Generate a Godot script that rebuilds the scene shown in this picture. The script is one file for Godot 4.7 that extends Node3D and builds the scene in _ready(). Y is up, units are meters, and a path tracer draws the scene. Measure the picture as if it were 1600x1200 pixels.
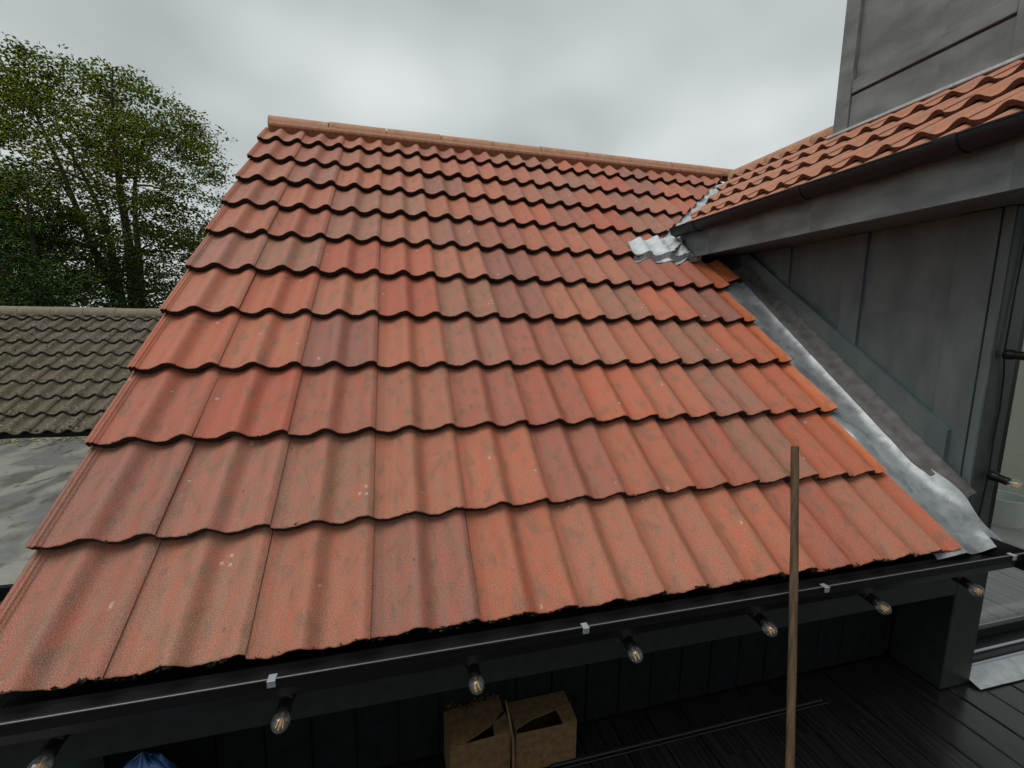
extends Node3D

# ---------------------------------------------------------------- dimensions
const TILE_W := 0.3          # cover width of one roof tile
const GAUGE := 0.35631       # distance between courses
const PITCH := 0.66498       # main roof, radians
const ROLL_H := 0.034        # height of a roll above its pan
const TILE_T := 0.029        # thickness of a tile's tail
const STEP := 0.038          # how far each course lies above the one below
const WING_PITCH := 0.5659   # slope 0.635
const WING_EAVE := Vector3(2.99, 1.53, 0.0)
const DECK_Y := -0.671
const WALL_X := 3.36

var rng := RandomNumberGenerator.new()
var mats := {}
var taken := {}

# ---------------------------------------------------------------- helpers
func numbered(called: String) -> String:
	if not taken.has(called):
		taken[called] = 0
		return called
	taken[called] += 1
	return "%s_%03d" % [called, taken[called]]

func thing(called: String, label: String, category: String, at := Vector3.ZERO, group := "") -> Node3D:
	var o := Node3D.new()
	o.name = numbered(called)
	add_child(o)
	o.position = at
	o.set_meta("label", label)
	o.set_meta("category", category)
	if group != "":
		o.set_meta("group", group)
	return o

func tag(o: Node3D, label: String, category: String, group := "") -> Node3D:
	o.set_meta("label", label)
	o.set_meta("category", category)
	if group != "":
		o.set_meta("group", group)
	return o

func put(called: String, mesh: Mesh, material: Material, parent: Node = null, tr := Transform3D.IDENTITY) -> MeshInstance3D:
	var o := MeshInstance3D.new()
	o.name = called if parent else numbered(called)
	o.mesh = mesh
	if material:
		o.material_override = material
	(parent if parent else self).add_child(o, true)
	o.transform = tr
	return o

func begin() -> SurfaceTool:
	var st := SurfaceTool.new()
	st.begin(Mesh.PRIMITIVE_TRIANGLES)
	return st

func tri(st: SurfaceTool, p: Array, n: Array, uv: Array) -> void:
	var nn: Vector3 = n[0] + n[1] + n[2]
	var c: Vector3 = (p[1] - p[0]).cross(p[2] - p[0])
	var order := [0, 1, 2] if c.dot(nn) < 0.0 else [0, 2, 1]
	for i in order:
		st.set_normal(n[i])
		st.set_uv(uv[i])
		st.add_vertex(p[i])

func quad(st: SurfaceTool, a: Vector3, b: Vector3, c: Vector3, d: Vector3, na: Vector3, nb: Vector3, nc: Vector3, nd: Vector3, ua := Vector2.ZERO, ub := Vector2.ZERO, uc := Vector2.ZERO, ud := Vector2.ZERO) -> void:
	tri(st, [a, b, c], [na, nb, nc], [ua, ub, uc])
	tri(st, [a, c, d], [na, nc, nd], [ua, uc, ud])

func flat_quad(st: SurfaceTool, a: Vector3, b: Vector3, c: Vector3, d: Vector3, n: Vector3) -> void:
	quad(st, a, b, c, d, n, n, n, n, Vector2(0, 0), Vector2(1, 0), Vector2(1, 1), Vector2(0, 1))

# a box with small chamfers along every edge, from lo to hi
func add_box(st: SurfaceTool, lo: Vector3, hi: Vector3, ch := 0.003, tr := Transform3D.IDENTITY) -> void:
	var c := (lo + hi) * 0.5
	var h := (hi - lo) * 0.5
	ch = minf(ch, minf(h.x, minf(h.y, h.z)) * 0.6)
	for ax in 3:
		for sg in [-1.0, 1.0]:
			var n := Vector3.ZERO
			n[ax] = sg
			var u := (ax + 1) % 3
			var v := (ax + 2) % 3
			var q: Array[Vector3] = []
			for k in [[-1, -1], [1, -1], [1, 1], [-1, 1]]:
				var p := Vector3.ZERO
				p[ax] = sg * h[ax]
				p[u] = k[0] * (h[u] - ch)
				p[v] = k[1] * (h[v] - ch)
				q.append(tr * (c + p))
			flat_quad(st, q[0], q[1], q[2], q[3], (tr.basis * n).normalized())
	for ax in 3:
		var u := (ax + 1) % 3
		var v := (ax + 2) % 3
		for su in [-1.0, 1.0]:
			for sv in [-1.0, 1.0]:
				var q: Array[Vector3] = []
				for k in [[0, -1], [0, 1], [1, 1], [1, -1]]:
					var p := Vector3.ZERO
					p[ax] = k[1] * (h[ax] - ch)
					p[u] = su * (h[u] - (ch if k[0] == 0 else 0.0))
					p[v] = sv * (h[v] - (0.0 if k[0] == 0 else ch))
					q.append(tr * (c + p))
				var n := Vector3.ZERO
				n[u] = su
				n[v] = sv
				flat_quad(st, q[0], q[1], q[2], q[3], (tr.basis * n).normalized())
	for sx in [-1.0, 1.0]:
		for sy in [-1.0, 1.0]:
			for sz in [-1.0, 1.0]:
				var s := Vector3(sx, sy, sz)
				var q: Array = []
				for ax in 3:
					var p := Vector3.ZERO
					for k in 3:
						p[k] = s[k] * (h[k] - (0.0 if k == ax else ch))
					q.append(tr * (c + p))
				var n := (tr.basis * s).normalized()
				tri(st, q, [n, n, n], [Vector2.ZERO, Vector2.ZERO, Vector2.ZERO])

func box(lo: Vector3, hi: Vector3, ch := 0.003) -> Mesh:
	var st := begin()
	add_box(st, lo, hi, ch)
	st.generate_tangents()
	return st.commit()

# a tube along points with a radius at each
func add_tube(st: SurfaceTool, pts: Array, rad: Array, sides := 8, caps := true) -> void:
	var rings: Array = []
	var side := Vector3.ZERO
	for i in pts.size():
		var d: Vector3 = (pts[mini(i + 1, pts.size() - 1)] - pts[maxi(i - 1, 0)]).normalized()
		if side == Vector3.ZERO:
			side = d.cross(Vector3.UP if absf(d.y) < 0.9 else Vector3.RIGHT).normalized()
		side = (side - d * side.dot(d)).normalized()
		var up := d.cross(side)
		var ring: Array = []
		for k in sides:
			var a := TAU * k / sides
			ring.append(side * cos(a) + up * sin(a))
		rings.append(ring)
	for i in pts.size() - 1:
		for k in sides:
			var j := (k + 1) % sides
			quad(st, pts[i] + rings[i][k] * rad[i], pts[i] + rings[i][j] * rad[i], pts[i + 1] + rings[i + 1][j] * rad[i + 1], pts[i + 1] + rings[i + 1][k] * rad[i + 1],
				rings[i][k], rings[i][j], rings[i + 1][j], rings[i + 1][k],
				Vector2(float(k) / sides, i), Vector2(float(k + 1) / sides, i), Vector2(float(k + 1) / sides, i + 1), Vector2(float(k) / sides, i + 1))
	if caps:
		for e in [0, pts.size() - 1]:
			var n: Vector3 = (pts[0] - pts[1]).normalized() if e == 0 else (pts[e] - pts[e - 1]).normalized()
			for k in sides:
				tri(st, [pts[e], pts[e] + rings[e][k] * rad[e], pts[e] + rings[e][(k + 1) % sides] * rad[e]], [n, n, n], [Vector2.ZERO, Vector2.ZERO, Vector2.ZERO])

# a lathe about the local axis dir from origin: profile = [[along, radius], ...]
func add_lathe(st: SurfaceTool, origin: Vector3, dir: Vector3, profile: Array, sides := 16) -> void:
	var d := dir.normalized()
	var s := d.cross(Vector3.UP if absf(d.y) < 0.9 else Vector3.RIGHT).normalized()
	var t := d.cross(s)
	for i in profile.size() - 1:
		var a: Array = profile[i]
		var b: Array = profile[i + 1]
		var slope := Vector2(b[0] - a[0], b[1] - a[1]).normalized()
		for k in sides:
			var r0 := s * cos(TAU * k / sides) + t * sin(TAU * k / sides)
			var r1 := s * cos(TAU * (k + 1) / sides) + t * sin(TAU * (k + 1) / sides)
			var n0 := (r0 * slope.x - d * slope.y).normalized()
			var n1 := (r1 * slope.x - d * slope.y).normalized()
			quad(st, origin + d * a[0] + r0 * a[1], origin + d * a[0] + r1 * a[1], origin + d * b[0] + r1 * b[1], origin + d * b[0] + r0 * b[1], n0, n1, n1, n0)

# an extrusion of a closed or open profile (y, z) along x
func extrude_x(profile: Array, x0: float, x1: float, thick: float) -> Mesh:
	var st := begin()
	for i in profile.size() - 1:
		var a: Vector2 = profile[i]
		var b: Vector2 = profile[i + 1]
		var dir := (b - a).normalized()
		var n2 := Vector2(-dir.y, dir.x)
		var o := n2 * thick
		var n := Vector3(0, n2.x, n2.y)
		flat_quad(st, Vector3(x0, a.x, a.y), Vector3(x1, a.x, a.y), Vector3(x1, b.x, b.y), Vector3(x0, b.x, b.y), -n)
		flat_quad(st, Vector3(x0, a.x + o.x, a.y + o.y), Vector3(x1, a.x + o.x, a.y + o.y), Vector3(x1, b.x + o.x, b.y + o.y), Vector3(x0, b.x + o.x, b.y + o.y), n)
		for x in [x0, x1]:
			flat_quad(st, Vector3(x, a.x, a.y), Vector3(x, b.x, b.y), Vector3(x, b.x + o.x, b.y + o.y), Vector3(x, a.x + o.x, a.y + o.y), Vector3(-1 if x == x0 else 1, 0, 0))
		if i == 0:
			flat_quad(st, Vector3(x0, a.x, a.y), Vector3(x1, a.x, a.y), Vector3(x1, a.x + o.x, a.y + o.y), Vector3(x0, a.x + o.x, a.y + o.y), Vector3(0, -dir.x, -dir.y))
		if i == profile.size() - 2:
			flat_quad(st, Vector3(x0, b.x, b.y), Vector3(x1, b.x, b.y), Vector3(x1, b.x + o.x, b.y + o.y), Vector3(x0, b.x + o.x, b.y + o.y), Vector3(0, dir.x, dir.y))
	st.generate_tangents()
	return st.commit()

# a smooth sheet through a grid of points, given thickness downwards
func sheet(grid: Array, thick: float) -> Mesh:
	var st := begin()
	var rows := grid.size()
	var cols: int = grid[0].size()
	var nor: Array = []
	for i in rows:
		var r: Array = []
		for j in cols:
			var du: Vector3 = grid[mini(i + 1, rows - 1)][j] - grid[maxi(i - 1, 0)][j]
			var dv: Vector3 = grid[i][mini(j + 1, cols - 1)] - grid[i][maxi(j - 1, 0)]
			var n := du.cross(dv).normalized()
			if n.y < 0.0:
				n = -n
			r.append(n)
		nor.append(r)
	for i in rows - 1:
		for j in cols - 1:
			var ids := [[i, j], [i, j + 1], [i + 1, j + 1], [i + 1, j]]
			var p: Array = []
			var n: Array = []
			var uv: Array = []
			for k in ids:
				p.append(grid[k[0]][k[1]])
				n.append(nor[k[0]][k[1]])
				uv.append(Vector2(float(k[1]) / cols, float(k[0]) / rows))
			quad(st, p[0], p[1], p[2], p[3], n[0], n[1], n[2], n[3], uv[0], uv[1], uv[2], uv[3])
			quad(st, p[0] - n[0] * thick, p[1] - n[1] * thick, p[2] - n[2] * thick, p[3] - n[3] * thick, -n[0], -n[1], -n[2], -n[3], uv[0], uv[1], uv[2], uv[3])
	for i in rows - 1:
		for j in [0, cols - 1]:
			var a: Vector3 = grid[i][j]
			var b: Vector3 = grid[i + 1][j]
			var o: Vector3 = grid[i][1] - grid[i][0]
			o = (-o if j == 0 else o).normalized()
			flat_quad(st, a, b, b - nor[i + 1][j] * thick, a - nor[i][j] * thick, o)
	for j in cols - 1:
		for i in [0, rows - 1]:
			var a: Vector3 = grid[i][j]
			var b: Vector3 = grid[i][j + 1]
			var o: Vector3 = grid[1][j] - grid[0][j]
			o = (-o if i == 0 else o).normalized()
			flat_quad(st, a, b, b - nor[i][j + 1] * thick, a - nor[i][j] * thick, o)
	st.generate_tangents()
	return st.commit()

# a slab whose outline is a polygon (list of points in the plane) and whose thickness runs along off
func slab(poly: Array, off: Vector3) -> Mesh:
	var st := begin()
	var n := off.normalized()
	var mid := Vector3.ZERO
	for p in poly:
		mid += p
	mid /= poly.size()
	for i in poly.size():
		var a: Vector3 = poly[i]
		var b: Vector3 = poly[(i + 1) % poly.size()]
		tri(st, [mid, a, b], [-n, -n, -n], [Vector2.ZERO, Vector2.ZERO, Vector2.ZERO])
		tri(st, [mid + off, a + off, b + off], [n, n, n], [Vector2.ZERO, Vector2.ZERO, Vector2.ZERO])
		var o := (b - a).cross(n).normalized()
		if o.dot((a + b) * 0.5 - mid) < 0.0:
			o = -o
		flat_quad(st, a, b, b + off, a + off, o)
	return st.commit()

# ---------------------------------------------------------------- materials
func noise_bytes(w: int, h: int, seed_: int, freq: float, kind := FastNoiseLite.TYPE_SIMPLEX_SMOOTH, octaves := 3, sx := 1, sy := 1) -> PackedByteArray:
	var n := FastNoiseLite.new()
	n.seed = seed_
	n.noise_type = kind
	n.frequency = freq
	n.fractal_type = FastNoiseLite.FRACTAL_FBM if octaves > 1 else FastNoiseLite.FRACTAL_NONE
	n.fractal_octaves = octaves
	var im := n.get_seamless_image(w / sx, h / sy) if false else n.get_image(w / sx, h / sy)
	if sx != 1 or sy != 1:
		im.resize(w, h, Image.INTERPOLATE_CUBIC)
	im.convert(Image.FORMAT_L8)
	return im.get_data()

var srgb_lut := PackedByteArray()
func lut_ready() -> void:
	srgb_lut.resize(1025)
	for i in 1025:
		var c := Color(i / 1024.0, 0, 0).linear_to_srgb()
		srgb_lut[i] = int(round(c.r * 255.0))

func tex_from(data: PackedByteArray, w: int, h: int) -> ImageTexture:
	var im := Image.create_from_data(w, h, false, Image.FORMAT_RGB8, data)
	im.generate_mipmaps()
	return ImageTexture.create_from_image(im)

# weathered concrete tile: red body, grey-brown weathered streaks with ragged outlines, pale and dark grains, a few lichen spots
func tile_texture(seed_: int, body: Vector3, worn: Vector3, dark: Vector3, cover: float, spots: int, pale_grains := 1.0) -> ImageTexture:
	var w := 384
	var h := 512
	var streak := noise_bytes(w, h, seed_, 0.02, FastNoiseLite.TYPE_SIMPLEX_SMOOTH, 4, 1, 4)
	var patch := noise_bytes(w, h, seed_ + 11, 0.012, FastNoiseLite.TYPE_SIMPLEX_SMOOTH, 4)
	var blot := noise_bytes(w, h, seed_ + 23, 0.013, FastNoiseLite.TYPE_SIMPLEX_SMOOTH, 5, 1, 2)
	var grain := noise_bytes(w, h, seed_ + 37, 0.45, FastNoiseLite.TYPE_SIMPLEX, 2)
	var speck := noise_bytes(w, h, seed_ + 53, 0.23, FastNoiseLite.TYPE_SIMPLEX, 1)
	var rough := noise_bytes(w, h, seed_ + 71, 0.12, FastNoiseLite.TYPE_SIMPLEX, 3)
	var data := PackedByteArray()
	data.resize(w * h * 3)
	var r := RandomNumberGenerator.new()
	r.seed = seed_
	var sp: Array = []
	for i in spots:
		sp.append([r.randf_range(20, w - 20), r.randf_range(60, h - 30), r.randf_range(3.0, 9.0), r.randf_range(0.5, 1.9), r.randf_range(0.0, 1.0)])
	for i in w * h:
		var g := grain[i] / 255.0
		var t := (streak[i] / 255.0 * 0.55 + patch[i] / 255.0 * 0.45 - 0.5) * 3.4 + (g - 0.5) * 1.5 + (cover - 0.5) * 2.0
		t = clampf(t * 0.5 + 0.5, 0.0, 1.0)
		var c := body.lerp(worn, t)
		var b := clampf((blot[i] / 255.0 - 0.62 + (g - 0.5) * 0.4) * 2.6, 0.0, 0.6)
		c = c.lerp(dark, b)
		c *= 0.72 + 0.56 * g
		c *= 0.82 + 0.36 * rough[i] / 255.0
		var s := speck[i] / 255.0
		if s > 0.84:
			c = c.lerp(Vector3(0.6, 0.42, 0.3), clampf((s - 0.84) * 7.0, 0.0, 0.7) * pale_grains)
		elif s < 0.16:
			c *= 0.55
		var o := i * 3
		data[o] = srgb_lut[clampi(int(c.x * 1024.0), 0, 1024)]
		data[o + 1] = srgb_lut[clampi(int(c.y * 1024.0), 0, 1024)]
		data[o + 2] = srgb_lut[clampi(int(c.z * 1024.0), 0, 1024)]
	for q in sp:
		var kind: float = q[4]
		var col := Vector3(0.55, 0.5, 0.4) if kind > 0.75 else (Vector3(0.06, 0.045, 0.04) if kind > 0.35 else Vector3(0.2, 0.16, 0.09))
		var rad: float = q[2] * (0.55 if kind > 0.35 and kind <= 0.75 else 1.0)
		for y in range(int(q[1] - rad * q[3]) - 1, int(q[1] + rad * q[3]) + 2):
			for x in range(int(q[0] - rad) - 1, int(q[0] + rad) + 2):
				if x < 0 or y < 0 or x >= w or y >= h:
					continue
				var i := y * w + x
				var d := Vector2((x - q[0]) / rad, (y - q[1]) / (rad * q[3])).length() + (rough[i] / 255.0 - 0.5) * 1.6 + (grain[i] / 255.0 - 0.5) * 0.7
				if d < 0.8:
					var k := 0.7 if kind > 0.35 else 0.45
					for ch in 3:
						var old := data[i * 3 + ch]
						data[i * 3 + ch] = int(lerpf(old, srgb_lut[int(col[ch] * 1024.0)], k))
	return tex_from(data, w, h)

# a general speckled or grained surface between two colours
func grain_texture(seed_: int, a: Vector3, b: Vector3, w: int, h: int, freq: float, sx: int, sy: int, contrast := 2.0, fine := 0.3) -> ImageTexture:
	var n := noise_bytes(w, h, seed_, freq, FastNoiseLite.TYPE_SIMPLEX_SMOOTH, 5, sx, sy)
	var g := noise_bytes(w, h, seed_ + 5, 0.4, FastNoiseLite.TYPE_SIMPLEX, 2, mini(sx, 4), mini(sy, 4))
	var data := PackedByteArray()
	data.resize(w * h * 3)
	for i in w * h:
		var t := clampf((n[i] / 255.0 - 0.5) * contrast + 0.5, 0.0, 1.0)
		var c := a.lerp(b, t) * (1.0 + (g[i] / 255.0 - 0.5) * 2.0 * fine)
		data[i * 3] = srgb_lut[clampi(int(c.x * 1024.0), 0, 1024)]
		data[i * 3 + 1] = srgb_lut[clampi(int(c.y * 1024.0), 0, 1024)]
		data[i * 3 + 2] = srgb_lut[clampi(int(c.z * 1024.0), 0, 1024)]
	return tex_from(data, w, h)

func bump(seed_: int, freq: float, size := 512, strength := 4.0, octaves := 3, sx := 1, sy := 1) -> ImageTexture:
	var b := noise_bytes(size, size, seed_, freq, FastNoiseLite.TYPE_SIMPLEX, octaves, sx, sy)
	var im := Image.create_from_data(size, size, false, Image.FORMAT_L8, b)
	im.convert(Image.FORMAT_RGBA8)
	im.bump_map_to_normal_map(strength)
	im.generate_mipmaps()
	return ImageTexture.create_from_image(im)

func lin(r: float, g: float, b: float) -> Color:
	return Color(r, g, b).linear_to_srgb()

func mat(color: Color, rough := 0.8, metal := 0.0) -> StandardMaterial3D:
	var m := StandardMaterial3D.new()
	m.albedo_color = color
	m.roughness = rough
	m.metallic = metal
	return m

func tex_mat(t: Texture2D, rough: float, n: Texture2D = null, n_scale := 1.0, metal := 0.0) -> StandardMaterial3D:
	var m := StandardMaterial3D.new()
	m.albedo_texture = t
	m.roughness = rough
	m.metallic = metal
	if n:
		m.normal_enabled = true
		m.normal_texture = n
		m.normal_scale = n_scale
	return m

func world_tri(m: StandardMaterial3D, scale_: Vector3) -> StandardMaterial3D:
	m.uv1_triplanar = true
	m.uv1_world_triplanar = true
	m.uv1_scale = scale_
	return m

# ---------------------------------------------------------------- roof tiles
# the profile of a tile across its width, s = 0..1, crest = 0, pan = -ROLL_H
func roll(t: float) -> float:
	# t in 0..1 over one pan and roll; the crest lies at 0.86
	var p := fposmod(t - 0.86, 1.0)
	var q := p / 0.42 * 0.5 if p < 0.42 else 0.5 + (p - 0.42) / 0.58 * 0.5
	var c := 0.5 + 0.5 * cos(TAU * q)
	return pow(c, 1.35)

func tile_h(s: float, verge: bool) -> float:
	var h := (roll(s * 2.0) - 1.0) * ROLL_H
	if s < 0.09:
		if verge:
			# side lock of a verge tile: two low ribs and grooves
			var k := 0.5 + 0.5 * cos(s / 0.09 * TAU * 2.0)
			h = lerpf(-ROLL_H + 0.008 + 0.006 * k, h, smoothstep(0.06, 0.09, s))
		else:
			h -= 0.009 * (1.0 - smoothstep(0.0, 0.09, s))
	elif s > 0.975:
		h -= 0.004 * (s - 0.975) / 0.025
	return h

# one tile in its own frame: x across, y up from the roof, z down the slope; v counts courses up from the tail.
# floor_v(s) is the lowest v kept at s (a cut edge), called with the tile's own s
func make_tile(seed_: int, s0: float, s1: float, verge: bool, floor_v: Callable, width := TILE_W, gauge := GAUGE, hs := 1.0, top_v := 1.16) -> ArrayMesh:
	var r := RandomNumberGenerator.new()
	r.seed = seed_
	var ss: Array[float] = []
	var s := s0
	while s < s1 - 0.001:
		ss.append(s)
		var stepw := 0.033
		if verge and s < 0.1:
			stepw = 0.0075
		s += stepw
	ss.append(s1)
	var lows: Array[float] = []
	var wob := r.randf_range(0.0, 10.0)
	for k in ss:
		var lo := 0.004 * sin(k * 21.0 + wob) + 0.003 * sin(k * 57.0 + wob * 3.0)
		if floor_v.is_valid():
			lo = maxf(lo, floor_v.call(k))
		lows.append(lo)
	var top := begin()
	var edge := begin()
	var n_edge := 0
	var n_top := 0
	var nor: Array[Vector3] = []
	for i in ss.size():
		var e := 0.004
		var dh := (tile_h(ss[i] + e, verge) - tile_h(ss[i] - e, verge)) * hs / (2.0 * e * width)
		if ss[i] > 0.96 or ss[i] < 0.02:
			dh *= 0.5
		nor.append(Vector3(-dh, 1.0, -STEP / gauge).normalized())
	var up := func(i: int, v: float, drop: float) -> Vector3:
		return Vector3(ss[i] * width, tile_h(ss[i], verge) * hs - STEP * v - drop, -v * gauge)
	for i in ss.size() - 1:
		var j := i + 1
		if lows[i] >= top_v - 0.01 or lows[j] >= top_v - 0.01:
			continue
		var ua := ss[i]
		var ub := ss[j]
		# nosing: a small rounded arris, then the body in three lengths
		var vs_a := [lows[i], lows[i] + 0.012, lerpf(lows[i], top_v, 0.4), top_v]
		var vs_b := [lows[j], lows[j] + 0.012, lerpf(lows[j], top_v, 0.4), top_v]
		var ncut_a := (nor[i] + Vector3(0, 0, 0.9)).normalized()
		var ncut_b := (nor[j] + Vector3(0, 0, 0.9)).normalized()
		for k in 3:
			var d0 := 0.0035 if k == 0 else 0.0
			var na0: Vector3 = ncut_a if k == 0 else nor[i]
			var nb0: Vector3 = ncut_b if k == 0 else nor[j]
			quad(top, up.call(i, vs_a[k], d0), up.call(j, vs_b[k], d0), up.call(j, vs_b[k + 1], 0.0), up.call(i, vs_a[k + 1], 0.0), na0, nb0, nor[j], nor[i],
				Vector2(ua, 1.0 - vs_a[k] / 1.2), Vector2(ub, 1.0 - vs_b[k] / 1.2), Vector2(ub, 1.0 - vs_b[k + 1] / 1.2), Vector2(ua, 1.0 - vs_a[k + 1] / 1.2))
			n_top += 1
		# tail face and underside
		var f := Vector3(0, -0.1, 1).normalized()
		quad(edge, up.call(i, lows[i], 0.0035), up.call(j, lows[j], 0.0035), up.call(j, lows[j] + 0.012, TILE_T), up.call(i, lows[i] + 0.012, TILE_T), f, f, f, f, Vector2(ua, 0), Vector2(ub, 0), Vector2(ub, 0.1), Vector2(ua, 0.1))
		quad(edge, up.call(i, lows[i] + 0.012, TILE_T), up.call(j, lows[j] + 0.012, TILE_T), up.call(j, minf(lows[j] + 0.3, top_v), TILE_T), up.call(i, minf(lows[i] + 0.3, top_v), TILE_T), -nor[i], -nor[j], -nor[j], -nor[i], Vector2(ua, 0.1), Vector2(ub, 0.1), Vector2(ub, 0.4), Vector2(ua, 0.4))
		n_edge += 1
	# the two long sides
	for e in [0, ss.size() - 1]:
		if lows[e] >= top_v - 0.01:
			continue
		var n := Vector3(-1 if e == 0 else 1, 0, 0)
		quad(top, up.call(e, lows[e], 0.0035), up.call(e, top_v, 0.0), up.call(e, top_v, TILE_T), up.call(e, lows[e] + 0.012, TILE_T), n, n, n, n,
			Vector2(ss[e], 1.0 - lows[e] / 1.2), Vector2(ss[e], 0.0), Vector2(ss[e] + 0.05, 0.0), Vector2(ss[e] + 0.05, 1.0 - lows[e] / 1.2))
	if n_top == 0:
		return null
	top.generate_tangents()
	edge.generate_tangents()
	var m: ArrayMesh = top.commit()
	edge.commit(m)
	return m

func put_tile(mesh: ArrayMesh, body: Material, tail: Material, parent: Node, tr: Transform3D, called := "tile") -> MeshInstance3D:
	var o := MeshInstance3D.new()
	o.name = called
	o.mesh = mesh
	o.set_surface_override_material(0, body)
	o.set_surface_override_material(1, tail)
	parent.add_child(o, true)
	o.transform = tr
	return o

func main_point(u: float, v: float, h: float) -> Vector3:
	return Vector3(u * TILE_W, v * GAUGE * sin(PITCH) + h * cos(PITCH), -v * GAUGE * cos(PITCH) + h * sin(PITCH))

func main_basis() -> Basis:
	return Basis(Vector3.RIGHT, Vector3(0, cos(PITCH), sin(PITCH)), Vector3(0, -sin(PITCH), cos(PITCH)))

func wing_basis() -> Basis:
	return Basis(Vector3(0, 0, 1), Vector3(-sin(WING_PITCH), cos(WING_PITCH), 0), Vector3(-cos(WING_PITCH), -sin(WING_PITCH), 0))

# height of the main roof's tile surface above its crest plane at (u, v)
func main_surface(u: float, v: float) -> float:
	var k := fposmod(v, 1.0)
	return tile_h(fposmod(u, 1.0), false) - STEP * k

# the valley runs up from (2.985, 1.50, -1.91) to (4.19, 2.26, -2.88)
func valley_z(x: float) -> float:
	return -1.91 - (x - 2.985) * 0.805

func valley_x(z: float) -> float:
	return 2.985 - (z + 1.91) / 0.805

func _ready() -> void:
	rng.seed = 20240
	lut_ready()
	set_view()
	make_materials()
	build_ground()
	build_extension()
	build_wing()
	build_neighbour()
	build_flat_roof()
	build_deck()
	build_trees()
	build_lights()
	build_small_things()

# ---------------------------------------------------------------- camera, sky, sun
func set_view() -> void:
	var cam := Camera3D.new()
	cam.name = "camera"
	add_child(cam)
	cam.transform = Transform3D(Basis(Vector3(0.968606, 0.015278, 0.248131), Vector3(0.020022, 0.990129, -0.139118), Vector3(-0.247807, 0.139719, 0.958684)).orthonormalized(), Vector3(0.986076, 0.832807, 1.131544))
	cam.fov = 81.578
	cam.near = 0.02
	cam.far = 900.0
	cam.current = true
	var we := WorldEnvironment.new()
	we.name = "environment"
	var env := Environment.new()
	env.background_mode = Environment.BG_SKY
	env.tonemap_mode = Environment.TONE_MAPPER_LINEAR
	env.tonemap_exposure = 1.4
	env.ssao_enabled = true
	env.ssil_enabled = true
	env.sdfgi_enabled = true
	var sky := Sky.new()
	var pm := PanoramaSkyMaterial.new()
	pm.panorama = cloud_panorama()
	sky.sky_material = pm
	env.sky = sky
	we.environment = env
	add_child(we)
	var sun := DirectionalLight3D.new()
	sun.name = "sun"
	sun.light_energy = 0.5
	sun.light_color = Color(1.0, 0.98, 0.95)
	sun.light_angular_distance = 40.0
	sun.shadow_enabled = true
	add_child(sun)
	sun.look_at_from_position(Vector3(-4.0, 9.0, 1.5), Vector3.ZERO)

# an overcast sky: two layers of cloud noise on a flat cloud deck seen from below
func cloud_panorama() -> ImageTexture:
	var w := 1024
	var h := 512
	var n := FastNoiseLite.new()
	n.seed = 5
	n.noise_type = FastNoiseLite.TYPE_SIMPLEX_SMOOTH
	n.frequency = 0.55
	n.fractal_type = FastNoiseLite.FRACTAL_FBM
	n.fractal_octaves = 4
	n.fractal_gain = 0.42
	var n2 := FastNoiseLite.new()
	n2.seed = 91
	n2.noise_type = FastNoiseLite.TYPE_SIMPLEX_SMOOTH
	n2.frequency = 1.6
	n2.fractal_octaves = 4
	var data := PackedFloat32Array()
	data.resize(w * h * 3)
	for y in h:
		var el := (0.5 - (y + 0.5) / h) * PI
		for x in w:
			var az := ((x + 0.5) / w - 0.5) * TAU
			var d := Vector3(sin(az) * cos(el), sin(el), cos(az) * cos(el))
			var up := maxf(d.y, 0.0)
			var p := Vector3(d.x, 0.0, d.z) / (up + 0.35)
			var a := n.get_noise_3d(p.x * 1.5, 3.0, p.z * 1.5) + 0.3 * n2.get_noise_3d(p.x, 0.0, p.z)
			var l := 0.57 + 0.36 * a + 0.22 * pow(1.0 - up, 5.0)
			l = clampf(l, 0.42, 0.95)
			var o := (y * w + x) * 3
			data[o] = l * (0.855 + 0.12 * l) / 1.4
			data[o + 1] = l / 1.4
			data[o + 2] = l * (1.02 - 0.02 * l) / 1.4
	var im := Image.create_from_data(w, h, false, Image.FORMAT_RGBF, data.to_byte_array())
	return ImageTexture.create_from_image(im)

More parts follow.
